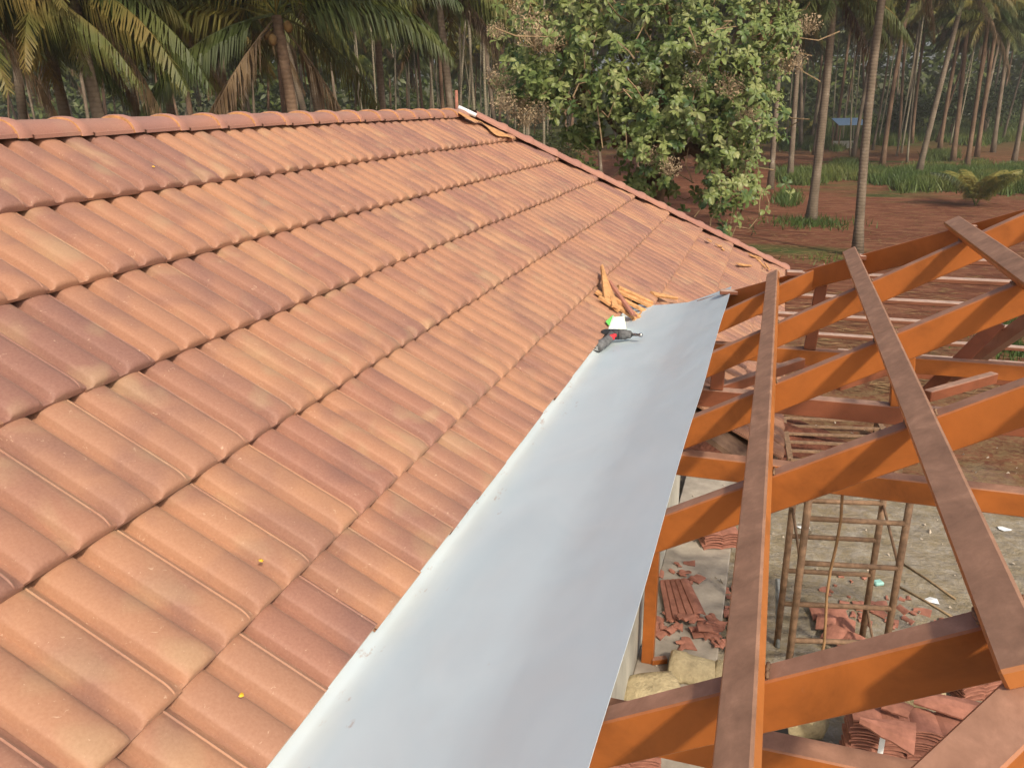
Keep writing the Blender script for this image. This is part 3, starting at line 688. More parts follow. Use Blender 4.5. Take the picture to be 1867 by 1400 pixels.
# rope from the tie beam
rp = [onY(1536, 900, -3.735)]; rp = [rp[0] + Vector((0.006 * math.sin(i * 1.3), 0.004 * math.sin(i * .9), -i * 0.09)) for i in range(10)]
tag(MB().tube(rp, 0.0045, 6).obj('rope', WIRE, None, True), 'thin brown rope hanging from the tie beam in front of the scaffold', 'rope')
for (a, b, lab) in (((1635, 1020), (1742, 1092), 'long thin bamboo stick lying on the yard right of the scaffold'), ((1632, 1065), (1735, 1124), 'thin stick lying nearer the frame on the yard')):
    A_, B_ = onZ(*a, G + .012), onZ(*b, G + .012); tag(MB().tube([A_, A_.lerp(B_, .5) + Vector((0.02, 0, 0)), B_], 0.011, 6).obj('stick', TWIG, None, True), lab, 'stick')
o = onZ(1418, 1180, G); tag(MB().tube([o + Vector((0, 0, 0)), o + Vector((-.06, .15, .62))], 0.02, 8).obj('grey_pipe', plain('grey_pvc', (.28, .30, .30), .5), None, True), 'slim grey pipe leaning at the foot of the scaffold', 'pipe')
tag(MB().box(onZ(1601, 1062, G + .02), (.05, .04, .02), Matrix.Rotation(.5, 3, 'Z'), .012).obj('plastic_scrap', plain('mint_plastic', (.30, .55, .50), .5)), 'crumpled mint green plastic scrap on the yard', 'litter')
for (x, y, lab) in ((1700, 1096, 'white paper scrap on the yard beyond the nearest rafter'), (1832, 965, 'white paper litter at the right edge below the tie beam'), (1462, 962, 'white strip of litter behind the scaffold rungs')):
    c = onZ(x, y, G + .006); mb = MB(); k = 7; V = [c + Vector((0, 0, .02))] + [c + Vector((math.cos(q * 6.28 / k) * .09 * rnd.uniform(.5, 1.2), math.sin(q * 6.28 / k) * .06 * rnd.uniform(.5, 1.2), rnd.uniform(0, .015))) for q in range(k)]
    mb.add(V, [(0, 1 + q, 1 + (q + 1) % k) for q in range(k)]); tag(mb.obj('paper_scrap', WHITE), lab, 'litter')
# soil mound
mc = onG(1318, 800); nr, na_ = 10, 28; V = []
for i in range(nr + 1):
    for j in range(na_):
        t = i / nr; a = 2 * math.pi * j / na_; r_ = 1.15 * t * (1 + .18 * math.sin(3 * a) + .1 * math.sin(7 * a + 1))
        V.append((mc.x + math.cos(a) * r_ * 1.5, mc.y + math.sin(a) * r_, G - .03 + .42 * (1 - t ** 1.6) * (1 + .25 * math.sin(5 * a + 4 * t)) + rnd.uniform(-.025, .025)))
tag(ob('soil_mound', mk('soil_mound', V, [(i * na_ + j, (i + 1) * na_ + j, (i + 1) * na_ + (j + 1) % na_, i * na_ + (j + 1) % na_) for i in range(nr) for j in range(na_)], MOUND, True)), 'heap of dark red dug soil behind the plinth', 'soil heap')
# gravel and rubble crumbs
mb = MB()
for i in range(900):
    x = rnd.uniform(1.2, 7.5); y = rnd.uniform(-1.5, 7.5); r_ = rnd.choice((.008, .012, .02, .03)) * rnd.uniform(.6, 1.3)
    c = Vector((x, y, G + r_ * .4 + (0.12 if x < 1.7 and -1.7 < y < 3.5 else 0))); V = [c + Vector((rnd.uniform(-1, 1), rnd.uniform(-1, 1), rnd.uniform(-.6, 1))) .normalized() * r_ for _ in range(4)]
    mb.add(V, [(0, 1, 2), (0, 2, 3), (0, 3, 1), (1, 3, 2)])
tag(mb.obj('gravel', STONE), 'loose pale gravel and crumbs strewn over the yard', 'gravel', kind='stuff')
# steel grille frame lying on bricks
c0, c1, c2 = onZ(1441, 838, G + .25), onZ(1428, 762, G + .25), onZ(1602, 768, G + .25); c3 = c0 + (c2 - c1)
gr = tag(empty('steel_grille', c0), 'rusty steel grille frame with cross bars lying in the far yard', 'grille')
def gp(o): o.parent = gr; o.matrix_parent_inverse = Matrix.Translation(-gr.location); return o
for a, b in ((c0, c1), (c3, c2)): gp(MB().beam(a, b, .07, .04).obj('side_rail', RUST))
for i in range(6): t = i / 5; gp(MB().beam(c0.lerp(c1, t), c3.lerp(c2, t), .05, .03).obj('cross_bar', RUST))
for q in (c0, c1, c2, c3): gp(MB().box((q.x, q.y, G + .115), (.05, .05, .115), None, .004).obj('foot', RUST))
# stacked tiles on the ground
def flat_tile(name, L=.40, W=.24, mat=REDCLAY):
    V = []; F = []; n = 13
    for j in range(2):
        for i in range(n):
            u = i / (n - 1); h = .020 * abs(math.sin(u * math.pi * 2)) ** .7
            V += [((u - .5) * L, (j - .5) * W, h + .012), ((u - .5) * L, (j - .5) * W, h)]
    for i in range(n - 1):
        a = 2 * i; b = 2 * n + 2 * i; F += [(a, a + 2, b + 2, b), (a + 1, b + 1, b + 3, a + 3), (a + 1, a + 3, a + 2, a), (b, b + 2, b + 3, b + 1)]
    F += [(0, 2 * n, 2 * n + 1, 1), (2 * n - 2, 2 * n - 1, 4 * n - 1, 4 * n - 2)]
    return mk(name, V, F, mat)
FT = flat_tile('stacked_tile')
def stack(pt, rz, nlay, label, dy=.03, jit=.02, group=None):
    r_ = tag(empty('tile_stack', pt), label, 'tile stack', group)
    r_.rotation_euler.z = rz
    for i in range(nlay):
        M = Matrix.Translation((rnd.uniform(-jit, jit), rnd.uniform(-jit, jit), i * dy)) @ Matrix.Rotation(rnd.uniform(-.03, .03), 4, 'Z')
        ob('tile', FT, r_, M)
    return r_
tl = onZ(1605, 1296, G + .55); tr2 = onZ(1712, 1312, G + .55)
rz = math.atan2(tr2.y - tl.y, tr2.x - tl.x)
stack(Vector((tl.x, tl.y, G)), rz, 18, 'left of two tall stacks of new clay tiles near the scaffold')
stack(Vector((tr2.x, tr2.y, G)), rz, 18, 'right of two tall stacks of new clay tiles near the scaffold')
stack(onZ(1310, 990, G + .12), .35, 6, 'small stack of clay tiles at the edge of the plinth')
stack(onZ(1775, 1262, G), .5, 11, 'stack of clay tiles at the right behind the two tall stacks')
stack(onZ(1150, 1400, G + .12), .2, 8, 'sunlit clay tile stack under the nearest rafter by the wall')
# white strips of packing on the stacks
for (x, y, lab) in ((1603, 1325, 'white packing strap on the left tall tile stack'), (1713, 1327, 'white packing strap on the right tall tile stack')):
    c = onZ(x, y, G + .42); mb = MB(); mb.box(c + Vector((0, -.17, 0)), (.018, .003, .09), Matrix.Rotation(rz, 3, 'Z'), 0); tag(mb.obj('packing_strap', WHITE), lab, 'strap')
# broken tile heaps
def heap(pt, rx, ry, n, label, size=.12, hz=.10, mat=REDCLAY):
    r_ = tag(empty('broken_tile_heap', pt), label, 'broken tiles')
    for i in range(n):
        a = rnd.uniform(0, 6.28); q = math.sqrt(rnd.random()); c = Vector((math.cos(a) * rx * q, math.sin(a) * ry * q, .012 + hz * (1 - q) * rnd.random()))
        nrm = Vector((rnd.gauss(0, .35), rnd.gauss(0, .35), 1)).normalized(); d = Vector((rnd.gauss(0, 1), rnd.gauss(0, 1), 0)).normalized(); L = size * rnd.uniform(.4, 1.3)
        mb = MB(); shard(mb, c - d * L / 2, c + d * L / 2, L * rnd.uniform(.4, 1), L * rnd.uniform(.2, .8), .012, nrm, .008, 2, .01); mb.obj('tile_shard', mat, r_)
heap(onZ(1262, 1150, G + .12), .34, .30, 42, 'heap of broken red tile shards at the wall foot beside the sacks', .13, .16)
heap(onZ(1240, 1045, G + .12), .22, .25, 14, 'few broken tile shards strewn on the plinth', .11, .03)
heap(onZ(1345, 1110, G), .16, .55, 26, 'broken tile rubble in the gap beside the plinth', .11, .08)
heap(onZ(1640, 1130, G), .55, .22, 26, 'scattered broken tiles on the yard right of the scaffold', .14, .04)
heap(onZ(1560, 1075, G), .5, .3, 14, 'thin scatter of tile shards inside the scaffold', .08, .01)
# long tiles leaning together by the wall
lt = tag(empty('leaning_tiles', onZ(1222, 1100, G + .12)), 'sheaf of long red tiles lying slanted against the wall foot', 'tiles')
for i in range(5):
    a = Vector((-.10 + .05 * i, .30 - .01 * i, .05 + .02 * i)); b = Vector((.06 + .06 * i, -.32 + .02 * i, .03 + .02 * i)); mb = MB(); shard(mb, a, b, .09, .11, .015, Vector((.2, 0, 1)).normalized(), .016, 5, .002); mb.obj('tile', REDCLAY, lt)
wv = tag(empty('waved_tiles', onZ(1522, 1150, G)), 'three waved clay tiles lying overlapped at the scaffold foot', 'tiles')
for i in range(3): ob('tile', FT, wv, Matrix.Translation((-.05 + .05 * i, .22 - .22 * i, .04 + .02 * i)) @ Matrix.Rotation(.25 - .35 * i, 4, 'Z') @ Matrix.Rotation(.22, 4, 'X') @ Matrix.Scale(.85, 4))
# tiles thrown on the tall stacks
tp = tag(empty('loose_tiles', Vector((tr2.x, tr2.y, G + .57))), 'loose ridge pieces thrown on top of the tall tile stacks', 'tiles')
for a, b, w0, w1 in (((-.55, -.25, .05), (-.2, -.30, .03), .05, .26), ((-.15, .14, .04), (.45, .05, .05), .14, .2), ((-.36, .02, .03), (-.2, -.06, .05), .14, .12)):
    mb = MB(); shard(mb, a, b, w0, w1, .016, Vector((0, -.25, 1)).normalized(), .03, 5, .006); mb.obj('ridge_piece', REDCLAY, tp)
# sacks
def sack(px, py, L, W, H, rz_, label, zb=0.12, mat=SACK):
    c = onZ(px, py, G + zb); V = []; nu, nv = 16, 10
    sd_ = rnd.random() * 10
    for j in range(nv + 1):
        ph = math.pi * j / nv
        for i in range(nu):
            th = 2 * math.pi * i / nu; e = lambda q, k: math.copysign(abs(q) ** k, q)
            x = e(math.sin(ph), .7) * e(math.cos(th), .55) * L / 2; y = e(math.sin(ph), .7) * e(math.sin(th), .55) * W / 2; z_ = e(math.cos(ph), .75) * H / 2
            wq = 1 + .035 * math.sin(23 * x / L + 11 * y / W + sd_) + .06 * math.sin(9 * x / L * 3 + sd_) + .05 * math.sin(7 * y / W * 3 + sd_); V.append((x * wq, y * wq, max(z_ * wq, -H * .42) + H * .42))
    F = [(j * nu + i, (j + 1) * nu + i, (j + 1) * nu + (i + 1) % nu, j * nu + (i + 1) % nu) for j in range(nv) for i in range(nu)]
    o = ob('sack', mk('sack', V, [f for f in F], mat, True)); o.location = c; o.rotation_euler.z = rz_; tag(o, label, 'sack', 'filled sacks on the ground')
def halfround(a, c, r0, r1, label):
    a = Vector(a); c = Vector(c); d = (c - a).normalized(); l = d.cross(Vector((0, 0, 1))).normalized(); V = []; n = 12
    st = [(0, r0 * 1.0), (.04, r0 * 1.06), (.30, r0 * 1.05), (.34, r0 * .97), (1, r1)]
    for t, r_ in st:
        for i in range(n + 1):
            q = math.pi * i / n; V.append(a.lerp(c, t) + l * math.cos(q) * r_ + Vector((0, 0, math.sin(q) * r_ * .9)))
    F = [(j_ * (n + 1) + i, j_ * (n + 1) + i + 1, (j_ + 1) * (n + 1) + i + 1, (j_ + 1) * (n + 1) + i) for j_ in range(len(st) - 1) for i in range(n)]
    o = ob('half_round_tile', mk('half_round_tile', V, F, SACK, True)); m_ = o.modifiers.new('t', 'SOLIDIFY'); m_.thickness = .014; tag(o, label, 'ridge tile')
halfround(onZ(1222, 1218, G + .125), onZ(1305, 1236, G + .125), .15, .13, 'dusty yellow half-round ridge tile beside the orange column foot')
halfround(onZ(1304, 1234, G + .125), onZ(1385, 1250, G + .125), .135, .115, 'second dusty yellow half-round tile, half behind the purlin')
sack(1185, 1270, .50, .34, .16, .6, 'flat pale sack against the wall under the metal sheet edge')
sack(1460, 1330, .40, .30, .35, .2, 'yellowish sack next to the left tall tile stack', 0)
sack(1650, 1268, .55, .30, .16, -.15, 'limp sand coloured sack behind the tall tile stacks', 0)
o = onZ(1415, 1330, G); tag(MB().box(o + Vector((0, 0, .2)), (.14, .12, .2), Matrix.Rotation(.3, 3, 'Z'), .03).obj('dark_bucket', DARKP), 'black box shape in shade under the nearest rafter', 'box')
q0 = onZ(1188, 1205, G + .15); tag(MB().beam(q0, q0 + Vector((.12, .06, 0)), .05, .05).obj('tube_offcut', ORANGE), 'short square steel tube offcut at the foot of the column', 'tube offcut')
tag(MB().box(onZ(1352, 1178, G + .09), (.10, .02, .16), Matrix.Rotation(.2, 3, 'Z'), .006).obj('clay_block', REDCLAY), 'upright red clay block beside the purlin on the plinth edge', 'block')

# ------------------------------------------------------------------ palms
def frond_mesh(name, mat, L, elev, bend, nl, lw, ll, rng, hang=0.75, ragged=0.1, rach=0.022, seg2=True):
    mb = MB(); K = 14; pts = []; p = Vector((0, 0, 0)); ang = elev
    for i in range(K + 1):
        t = i / K; pts.append(p.copy()); ang = elev - bend * (t ** 1.35); p = p + Vector((math.cos(ang), 0.0, math.sin(ang))) * (L / K)
    sway = rng.uniform(-.25, .25)
    for i, q in enumerate(pts): q.y += sway * (i / K) ** 2 * L * .3
    if rach: mb.tube([pts[i] for i in range(0, K + 1, 2)], [rach * (1 - .85 * i / K) for i in range(0, K + 1, 2)], 4, False)
    def at(t):
        f = t * K; i = min(int(f), K - 1); return pts[i].lerp(pts[i + 1], f - i), (pts[i + 1] - pts[i]).normalized()
    for side in (-1, 1):
        for i in range(nl):
            if rng.random() < ragged: continue
            t = .14 + .86 * (i + rng.random() * .6) / nl; c, d = at(min(t, .999)); lat = Vector((0, side, 0))
            prof = (math.sin(math.pi * min(1, .18 + .80 * t)) ** .6)
            l = ll * prof * rng.uniform(.82, 1.12); h = hang * rng.uniform(.75, 1.25)
            dr1 = (d * rng.uniform(.30, .55) + lat * (1.0 - .45 * h) + Vector((0, 0, -.55 * h))).normalized()
            dr2 = (d * .25 + lat * (.55 - .45 * h) + Vector((0, 0, -1.0 * h - .1))).normalized()
            w = d * lw * rng.uniform(.8, 1.2); m = c + dr1 * l * .5; e = m + dr2 * l * .55
            tw = Vector((rng.gauss(0, .3), rng.gauss(0, .3), rng.gauss(0, .3))) * lw
            if seg2: mb.add([c - w * .5, c + w * .5, m + w * .55 + tw, m - w * .55 + tw, e], [(0, 1, 2, 3), (3, 2, 4)])
            else: mb.add([c - w * .5, c + w * .5, m + w * .5 + tw, e], [(0, 1, 2), (0, 2, 3)])
    return mb, pts
frng = random.Random(5)
NEARF = {}
ELEV = {'up': (1.15, 1.3, .45), 'mid': (.75, 1.55, .7), 'flat': (.30, 1.35, .95), 'low': (-.15, 1.0, 1.05), 'hang': (-.85, .55, 1.1)}
for k, (e, bd, hg) in ELEV.items():
    NEARF[k] = []
    for v in range(3):
        mb, _ = frond_mesh('frond', None, 3.9 * frng.uniform(.92, 1.08), e + frng.uniform(-.1, .1), bd, 96, .036, .95, frng, hg, .05 + .08 * v)
        mat = FROND if k in ('up', 'mid') else (FROND if (k == 'flat' and v < 2) else (FRONDY if k in ('flat', 'low') else FROND_D))
        NEARF[k].append(mb.mesh('frond', mat))
def crown_mesh(name, seed, nf=27, L=4.0, nl=36, lw=.062, ll=.95, small=False):
    r = random.Random(seed); parts = []; out = MB(); fm = []
    for i in range(nf):
        t = i / nf; k = 'up' if t < .15 else 'mid' if t < .45 else 'flat' if t < .70 else 'low' if t < .96 else 'hang'
        e, bd, hg = ELEV[k]; mb, _ = frond_mesh('f', None, L * r.uniform(.85, 1.1), e + r.uniform(-.15, .15), bd, nl, lw, ll, r, hg, .08, .03, False)
        R_ = Matrix.Rotation(i * 2.399 + r.uniform(-.3, .3), 3, 'Z'); n0 = len(out.f); out.add([R_ @ Vector(v) for v in mb.v], mb.f)
        fm += [1 if (k in ('low',) or (k == 'flat' and r.random() < .3)) else 2 if k == 'hang' else 0] * (len(out.f) - n0)
    m = mk(name, out.v, out.f, FROND); m.materials.append(FRONDY); m.materials.append(FROND_D); m.polygons.foreach_set('material_index', fm); return m
CROWNS = [crown_mesh('crown', 100 + i) for i in range(5)]
ARECA = [crown_mesh('crown', 300 + i, 9, 1.9, 16, .10, .6) for i in range(2)]
SPH = None
def coco_mesh():
    mb = MB(); mb.tube([(0, 0, .13), (0, 0, .10), (0, 0, 0.03), (0, 0, -.06), (0, 0, -.12), (0, 0, -.14)], [.02, .07, .10, .095, .05, .01], 8); return mb.mesh('coconut', COCO, True)
COCOM = coco_mesh()
def trunk_pts(base, top, r, bow=0.0, n=9, flare=1.5):
    base = Vector(base); top = Vector(top); side = (top - base).cross(Vector((0, 1, 0))).normalized()
    pts = []; rad = []
    for i in range(n + 1):
        t = i / n; pts.append(base.lerp(top, t) - base + side * bow * math.sin(math.pi * t) + Vector((0, 0, -.15 if i == 0 else 0))); rad.append(r * (1 + (flare - 1) * math.exp(-t * 22)) * (1 - .30 * t))
    return pts, rad
prng = random.Random(21)
def palm(base, top, r, label, group=None, near=False, mat=PALMT, scale=1.0, fronds=None, coco=0, name='coconut_palm', crowns=None, sides=9, bow=None):
    base = Vector(base); top = Vector(top)
    root = tag(empty(name, base), label, 'palm tree', group)
    pts, rad = trunk_pts(base, top, r, prng.uniform(-.15, .15) if bow is None else bow)
    ob('trunk', MB().tube(pts, rad, sides).mesh('trunk', mat, True), root)
    tl_ = top - base
    if near:
        n = 30 if fronds is None else 0; lst = list(fronds or [])
        for i in range(n):
            t = i / n; k = 'up' if t < .16 else 'mid' if t < .44 else 'flat' if t < .68 else 'low' if t < .95 else 'hang'; lst.append((k, i * 2.399 + prng.uniform(-.3, .3)))
        for k, az in lst:
            me = prng.choice(NEARF[k]); M = Matrix.Translation(tl_ + Vector((0, 0, prng.uniform(-.1, .15)))) @ Matrix.Rotation(az, 4, 'Z') @ Matrix.Scale(scale * prng.uniform(.9, 1.08), 4)
            ob('frond', me, root, M)
        for i in range(coco):
            a = i * 2.4; ob('coconut', COCOM, root, Matrix.Translation(tl_ + Vector((math.cos(a) * .26, math.sin(a) * .26, -.22 - .14 * (i % 3)))) @ Matrix.Scale(.9, 4))
    else:
        me = prng.choice(crowns or CROWNS); M = Matrix.Translation(tl_ - Vector((0, 0, .05))) @ Matrix.Rotation(prng.uniform(0, 6.28), 4, 'Z') @ Matrix.Scale(scale * prng.uniform(.9, 1.1), 4); ob('crown', me, root, M)
    return root
def along(px0, px1, D, H):
    """trunk from the ground at depth D through the two pixels, H metres tall"""
    a = onD(px0[0], px0[1], D); b = onD(px1[0], px1[1], D); d = (b - a); d = d / d.z
    base = a + d * (gh(a.x, a.y) - a.z); return base, base + d * H
AZ = math.atan2(RT[1], RT[0])                   # azimuth of 'image right'
# the palm in the middle of the ridge
b_, t_ = along((527, 200), (514, 105), 19.0, 6.6)
fr = [('flat', AZ - .05), ('flat', AZ + .25), ('mid', AZ - .35), ('mid', AZ + .15), ('flat', AZ + math.pi + .05), ('mid', AZ + math.pi - .2), ('mid', AZ + math.pi + .3), ('low', AZ + math.pi + .5), ('flat', AZ + math.pi - .35), ('up', AZ + .8), ('up', AZ + 2.4), ('up', AZ - 1.2), ('up', AZ + 4.0),
      ('mid', AZ + 1.1), ('mid', AZ + 1.9), ('flat', AZ + 1.5), ('low', AZ + 2.2), ('low', AZ + 1.0), ('mid', AZ - 1.3), ('mid', AZ - 2.2), ('low', AZ - 2.7), ('hang', AZ - 2.4), ('hang', AZ + .6), ('hang', AZ - 2.9), ('mid', AZ - .9), ('up', AZ + .2), ('up', AZ + 3.3)]
palm(b_, t_, .16, 'coconut palm with ringed orange-brown trunk and coconuts behind the middle of the ridge', None, True, PALMT2, 1.12, fr, 5)
NP = [((188, 215), (158, 95), 17.5, 7.2, .16, 'leaning grey palm, second trunk from the left behind the ridge'),
      ((118, 206), (94, 105), 19.0, 7.6, .14, 'slim leaning palm, leftmost clear trunk behind the ridge'),
      ((-20, 230), (-60, 80), 16.0, 7.0, .16, 'palm at the left edge with only its drooping fronds in view'),
      ((314, 208), (298, 130), 22.5, 7.6, .13, 'thin pale palm left of the coconut bearing palm'),
      ((574, 200), (560, 120), 27.0, 9.5, .15, 'grey palm just right of the ringed trunk'),
      ((822, 200), (806, 55), 25.0, 8.3, .14, 'palm behind the ridge end, left of the leafy tree'),
      ((420, 205), (408, 110), 25.0, 8.3, .14, 'shaded palm between the thin pale palm and the ringed trunk'),
      ((700, 200), (690, 60), 29.0, 9.6, .15, 'dark palm behind the long drooping frond'),
      ((250, 205), (246, 100), 27.0, 9.2, .14, 'shaded palm right of the leaning grey palm'),
      ((45, 215), (30, 90), 24.0, 8.6, .15, 'shaded palm between the left edge and the slim leaning palm')]
for a, b, D, H, r, lab in NP:
    b_, t_ = along(a, b, D, H); palm(b_, t_, r, lab, 'palms close behind the ridge', True, PALMT, prng.uniform(.95, 1.1), None, 4)
RP = [((1478, 405), (1511, 90), 8.7, .19, PALMT, True, 'thick grey palm with grass at its foot, right of the leafy tree'),
      ((1563, 468), (1613, 0), 9.6, .145, PALMT, True, 'tall pale palm rising from behind the second purlin'),
      ((1608, 307), (1655, 23), 12.0, .17, PALMT2, True, 'spotted palm standing at the grass strip right of the tall pale palm'),
      ((1672, 327), (1743, 47), 11.0, .18, PALMT, True, 'leaning palm with whitish lichen trunk in the middle of the grove'),
      ((1555, 289), (1588, 100), 14, .15, PALMT, False, 'slim palm half hidden left of the tall pale palm'),
      ((1522, 265), (1545, 94), 14, .15, PALMT2, False, 'dark slim palm behind the thick grey palm'),
      ((1712, 280), (1742, 117), 13, .17, PALMT2, False, 'dark palm right of the leaning lichen palm'),
      ((1781, 287), (1802, 150), 13, .17, PALMT2, False, 'shaded palm near the right edge behind the young palm'),
      ((1662, 262), (1680, 120), 13, .16, PALMT2, False, 'shaded palm between the spotted palm and the dark bush'),
      ((1440, 330), (1452, 150), 11.5, .17, PALMT, False, 'dark trunk at the right fringe of the leafy tree'),
      ((1848, 300), (1875, 120), 10.5, .17, PALMT, True, 'palm at the right edge of the grove'),
      ((1762, 310), (1790, 120), 9.6, .16, PALMT2, True, 'palm with low drooping fronds left of the right edge')]
for a, b, H, r, mat, near, lab in RP:
    g_ = onG(*a); D = float((np.array(g_) - CAM) @ FH); b_, t_ = along(a, b, D, H); palm(b_, t_, r, lab, 'palms of the grove on the right', near, mat, 1.05)
# the plantation behind
def zone(px, D):
    h = 'left part' if px < 300 else 'middle' if px < 620 else 'right part' if px < 900 else None
    w = 'nearer' if D < 62 else 'deeper'
    if h: return w + ' plantation palm in the dim rows behind the ' + h + ' of the ridge'
    return w + (' plantation palm in the rows behind the leafy tree' if px < 1440 else ' plantation palm in the rows of the grove at the right')
taken = [];
cnt = 0
for i in range(4000):
    if cnt >= 115: break
    D = 30 + 82 * math.sqrt(prng.random()); px = prng.uniform(-160, 2000)
    p0 = onD(px, 250, D); q = Vector((p0.x, p0.y, gh(p0.x, p0.y)))
    if any((q - w_).length < 5.2 for w_ in taken): continue
    if px > 1430 and D < 58: continue
    if 900 < px < 1430 and D < 40: continue
    taken.append(q); cnt += 1; H = prng.uniform(8.0, 13.5) if px < 900 else prng.uniform(10, 14.5)
    palm(q, q + Vector((prng.gauss(.3, 1.0), prng.gauss(0, .8), H)), prng.uniform(.10, .19), zone(px, D), zone(px, D) + 's', False, prng.choice((PALMT, PALMT, PALMT2)), prng.uniform(1.0, 1.25), sides=7)
cnt = 0
for i in range(2000):
    if cnt >= 48: break
    D = 34 + 60 * prng.random(); px = prng.choice((prng.uniform(780, 1000), prng.uniform(1430, 1870), prng.uniform(560, 900), prng.uniform(1500, 1660)))
    p0 = onD(px, 250, D); q = Vector((p0.x, p0.y, gh(p0.x, p0.y)))
    if px > 1430 and D < 62: continue
    if any((q - w_).length < 1.3 for w_ in taken): continue
    taken.append(q); cnt += 1
    palm(q, q + Vector((prng.gauss(0, .5), prng.gauss(0, .4), prng.uniform(10, 13.5))), prng.uniform(.055, .08), 'slender pale areca palm ' + zone(px, D).split(' ', 3)[3].replace('in the', 'among the', 1), 'areca ' + zone(px, D).split(' ', 1)[1], False, ARECT, 1.0, name='areca_palm', crowns=ARECA, sides=6)
# young palm on the soil
yb = onG(1778, 376); yp = tag(empty('young_palm', yb), 'bushy young palm growing low on the red soil at the right', 'palm tree')
for i in range(11):
    k = 'up'; ob('frond', prng.choice(NEARF[k]), yp, Matrix.Rotation(i * 2.399, 4, 'Z') @ Matrix.Scale(.68, 4))
yb = onG(1462, 260); yp = tag(empty('young_palm', yb), 'young palm with reddish dry fronds right of the leafy tree', 'palm tree')
for i in range(12):
    k = 'up' if i < 6 else 'mid' if i < 10 else 'hang'; ob('frond', prng.choice(NEARF[k]), yp, Matrix.Translation((0, 0, .9 if k == 'hang' else 0)) @ Matrix.Rotation(i * 2.399, 4, 'Z') @ Matrix.Scale(1.0, 4))

# ------------------------------------------------------------------ undergrowth, grass, far wood
def leafcloud(mb, c, R3, n, size, r):
    for _ in range(n):
        u = Vector((r.gauss(0, 1), r.gauss(0, 1), r.gauss(0, 1))).normalized() * (r.random() ** .45); p = Vector(c) + Vector((u.x * R3[0], u.y * R3[1], u.z * R3[2]))
        a = Vector((r.gauss(0, 1), r.gauss(0, 1), r.gauss(0, .7))).normalized() * size * r.uniform(.6, 1.3); b = a.cross(Vector((r.gauss(0, 1), r.gauss(0, 1), r.gauss(0, 1)))).normalized() * size * r.uniform(.25, .45)
        mb.add([p - a, p + b, p + a, p - b], [(0, 1, 2, 3)])
urng = random.Random(9)
def bush(px, py, D, w, h, n, label, trunkh=0.0, size=.22):
    g_ = onD(px, py, D); g_ = Vector((g_.x, g_.y, gh(g_.x, g_.y))); root = tag(empty('bush' if not trunkh else 'bushy_tree', g_), label, 'bush' if not trunkh else 'tree')
    mb = MB()
    for i in range(9):
        a = urng.uniform(0, 6.28); q = urng.random() ** .5 * .7; leafcloud(mb, (math.cos(a) * w * q, math.sin(a) * w * q * .8, trunkh + h * (.35 + .45 * urng.random())), (w * .45, w * .45, h * .30), n // 9, size, urng)
    mb.obj('crown', UNDER, root)
    MB().tube([(0, 0, -.1), (.05, 0, trunkh * .5 + h * .2), (.1, 0, trunkh + h * .5)], [.12, .10, .04], 7).obj('trunk', BARK, root, True)
bush(1735, 225, 88, 7.0, 4.6, 5200, 'dark dense low tree behind the leaning lichen palm', .8, .22)
bush(1825, 225, 95, 5.0, 4.2, 3200, 'dark low tree with short trunk near the right edge', 1.0, .22)
bush(1640, 225, 92, 3.2, 3.2, 1800, 'dark shrub left of the dense low tree', 0, .2)
for px, D, w, h, lab in ((250, 60, 4, 4.2, 'sunlit shrub behind the leaning grey palm'), (680, 70, 5, 4.5, 'sunlit green shrub under the long drooping frond'), (770, 66, 4, 4.0, 'sunlit shrub left of the ridge end'), (470, 62, 4, 3.6, 'dim shrub left of the ringed palm trunk'), (60, 60, 4, 3.8, 'dim shrub at the far left behind the ridge'), (1000, 58, 4.0, 3.0, 'dim shrub behind the left side of the leafy tree'), (880, 62, 3.6, 3.4, 'dim shrub just right of the ridge end'), (600, 75, 4, 4, 'pale shrub behind the grey palm right of the ringed trunk')):
    bush(px, 240, D, w, h, 2600, lab, 0, .16)
# grass: strips between the rows and tufts at trunk feet
mb = MB(); gr_ = random.Random(4)
def blade(x, y, h):
    z = gh(x, y) - .02; a = gr_.uniform(0, 6.28); w = h * .05 + .010; dx, dy = math.cos(a) * w, math.sin(a) * w; lx, ly = gr_.gauss(0, .35) * h, gr_.gauss(0, .35) * h
    mb.add([(x - dx, y - dy, z), (x + dx, y + dy, z), (x + lx, y + ly, z + h)], [(0, 1, 2)])
def strip(px0, px1, py0, py1, n, h):
    for _ in range(n):
        u = gr_.random(); g_ = onG(px0 + (px1 - px0) * u, py0 + (py1 - py0) * gr_.random() + 5 * math.sin(u * 19)); d = math.hypot(g_.x - CAM[0], g_.y - CAM[1])
        for _k in range(6): blade(g_.x + gr_.gauss(0, .25), g_.y + gr_.gauss(0, .6), h * gr_.uniform(.5, 1.3))
strip(1425, 1900, 312, 332, 5200, .55); strip(1640, 1760, 325, 345, 1500, .6); strip(1425, 1900, 240, 262, 3600, .8); strip(1440, 1900, 222, 240, 1800, .9); strip(1425, 1560, 262, 272, 700, .6); strip(1780, 1900, 320, 350, 1800, .6)
strip(1520, 1560, 295, 300, 250, .3); strip(1690, 1740, 283, 290, 300, .5); strip(1760, 1800, 300, 306, 200, .4)
strip(1425, 1445, 355, 372, 200, .35)
g_ = onG(1478, 408)
for _ in range(900): blade(g_.x + gr_.gauss(0, .75), g_.y + gr_.gauss(0, .8), gr_.uniform(.12, .36))
for cxy in ((1530, 476, 250, .6), (1848, 590, 900, .5), (1855, 640, 700, .45)):
    g_ = onG(cxy[0], cxy[1])
    for _ in range(cxy[2]): blade(g_.x + gr_.gauss(0, cxy[3]), g_.y + gr_.gauss(0, cxy[3]), gr_.uniform(.08, .25))
tag(mb.obj('grass', GRASSM), 'strips and tufts of green grass between the palm rows', 'grass', kind='stuff')
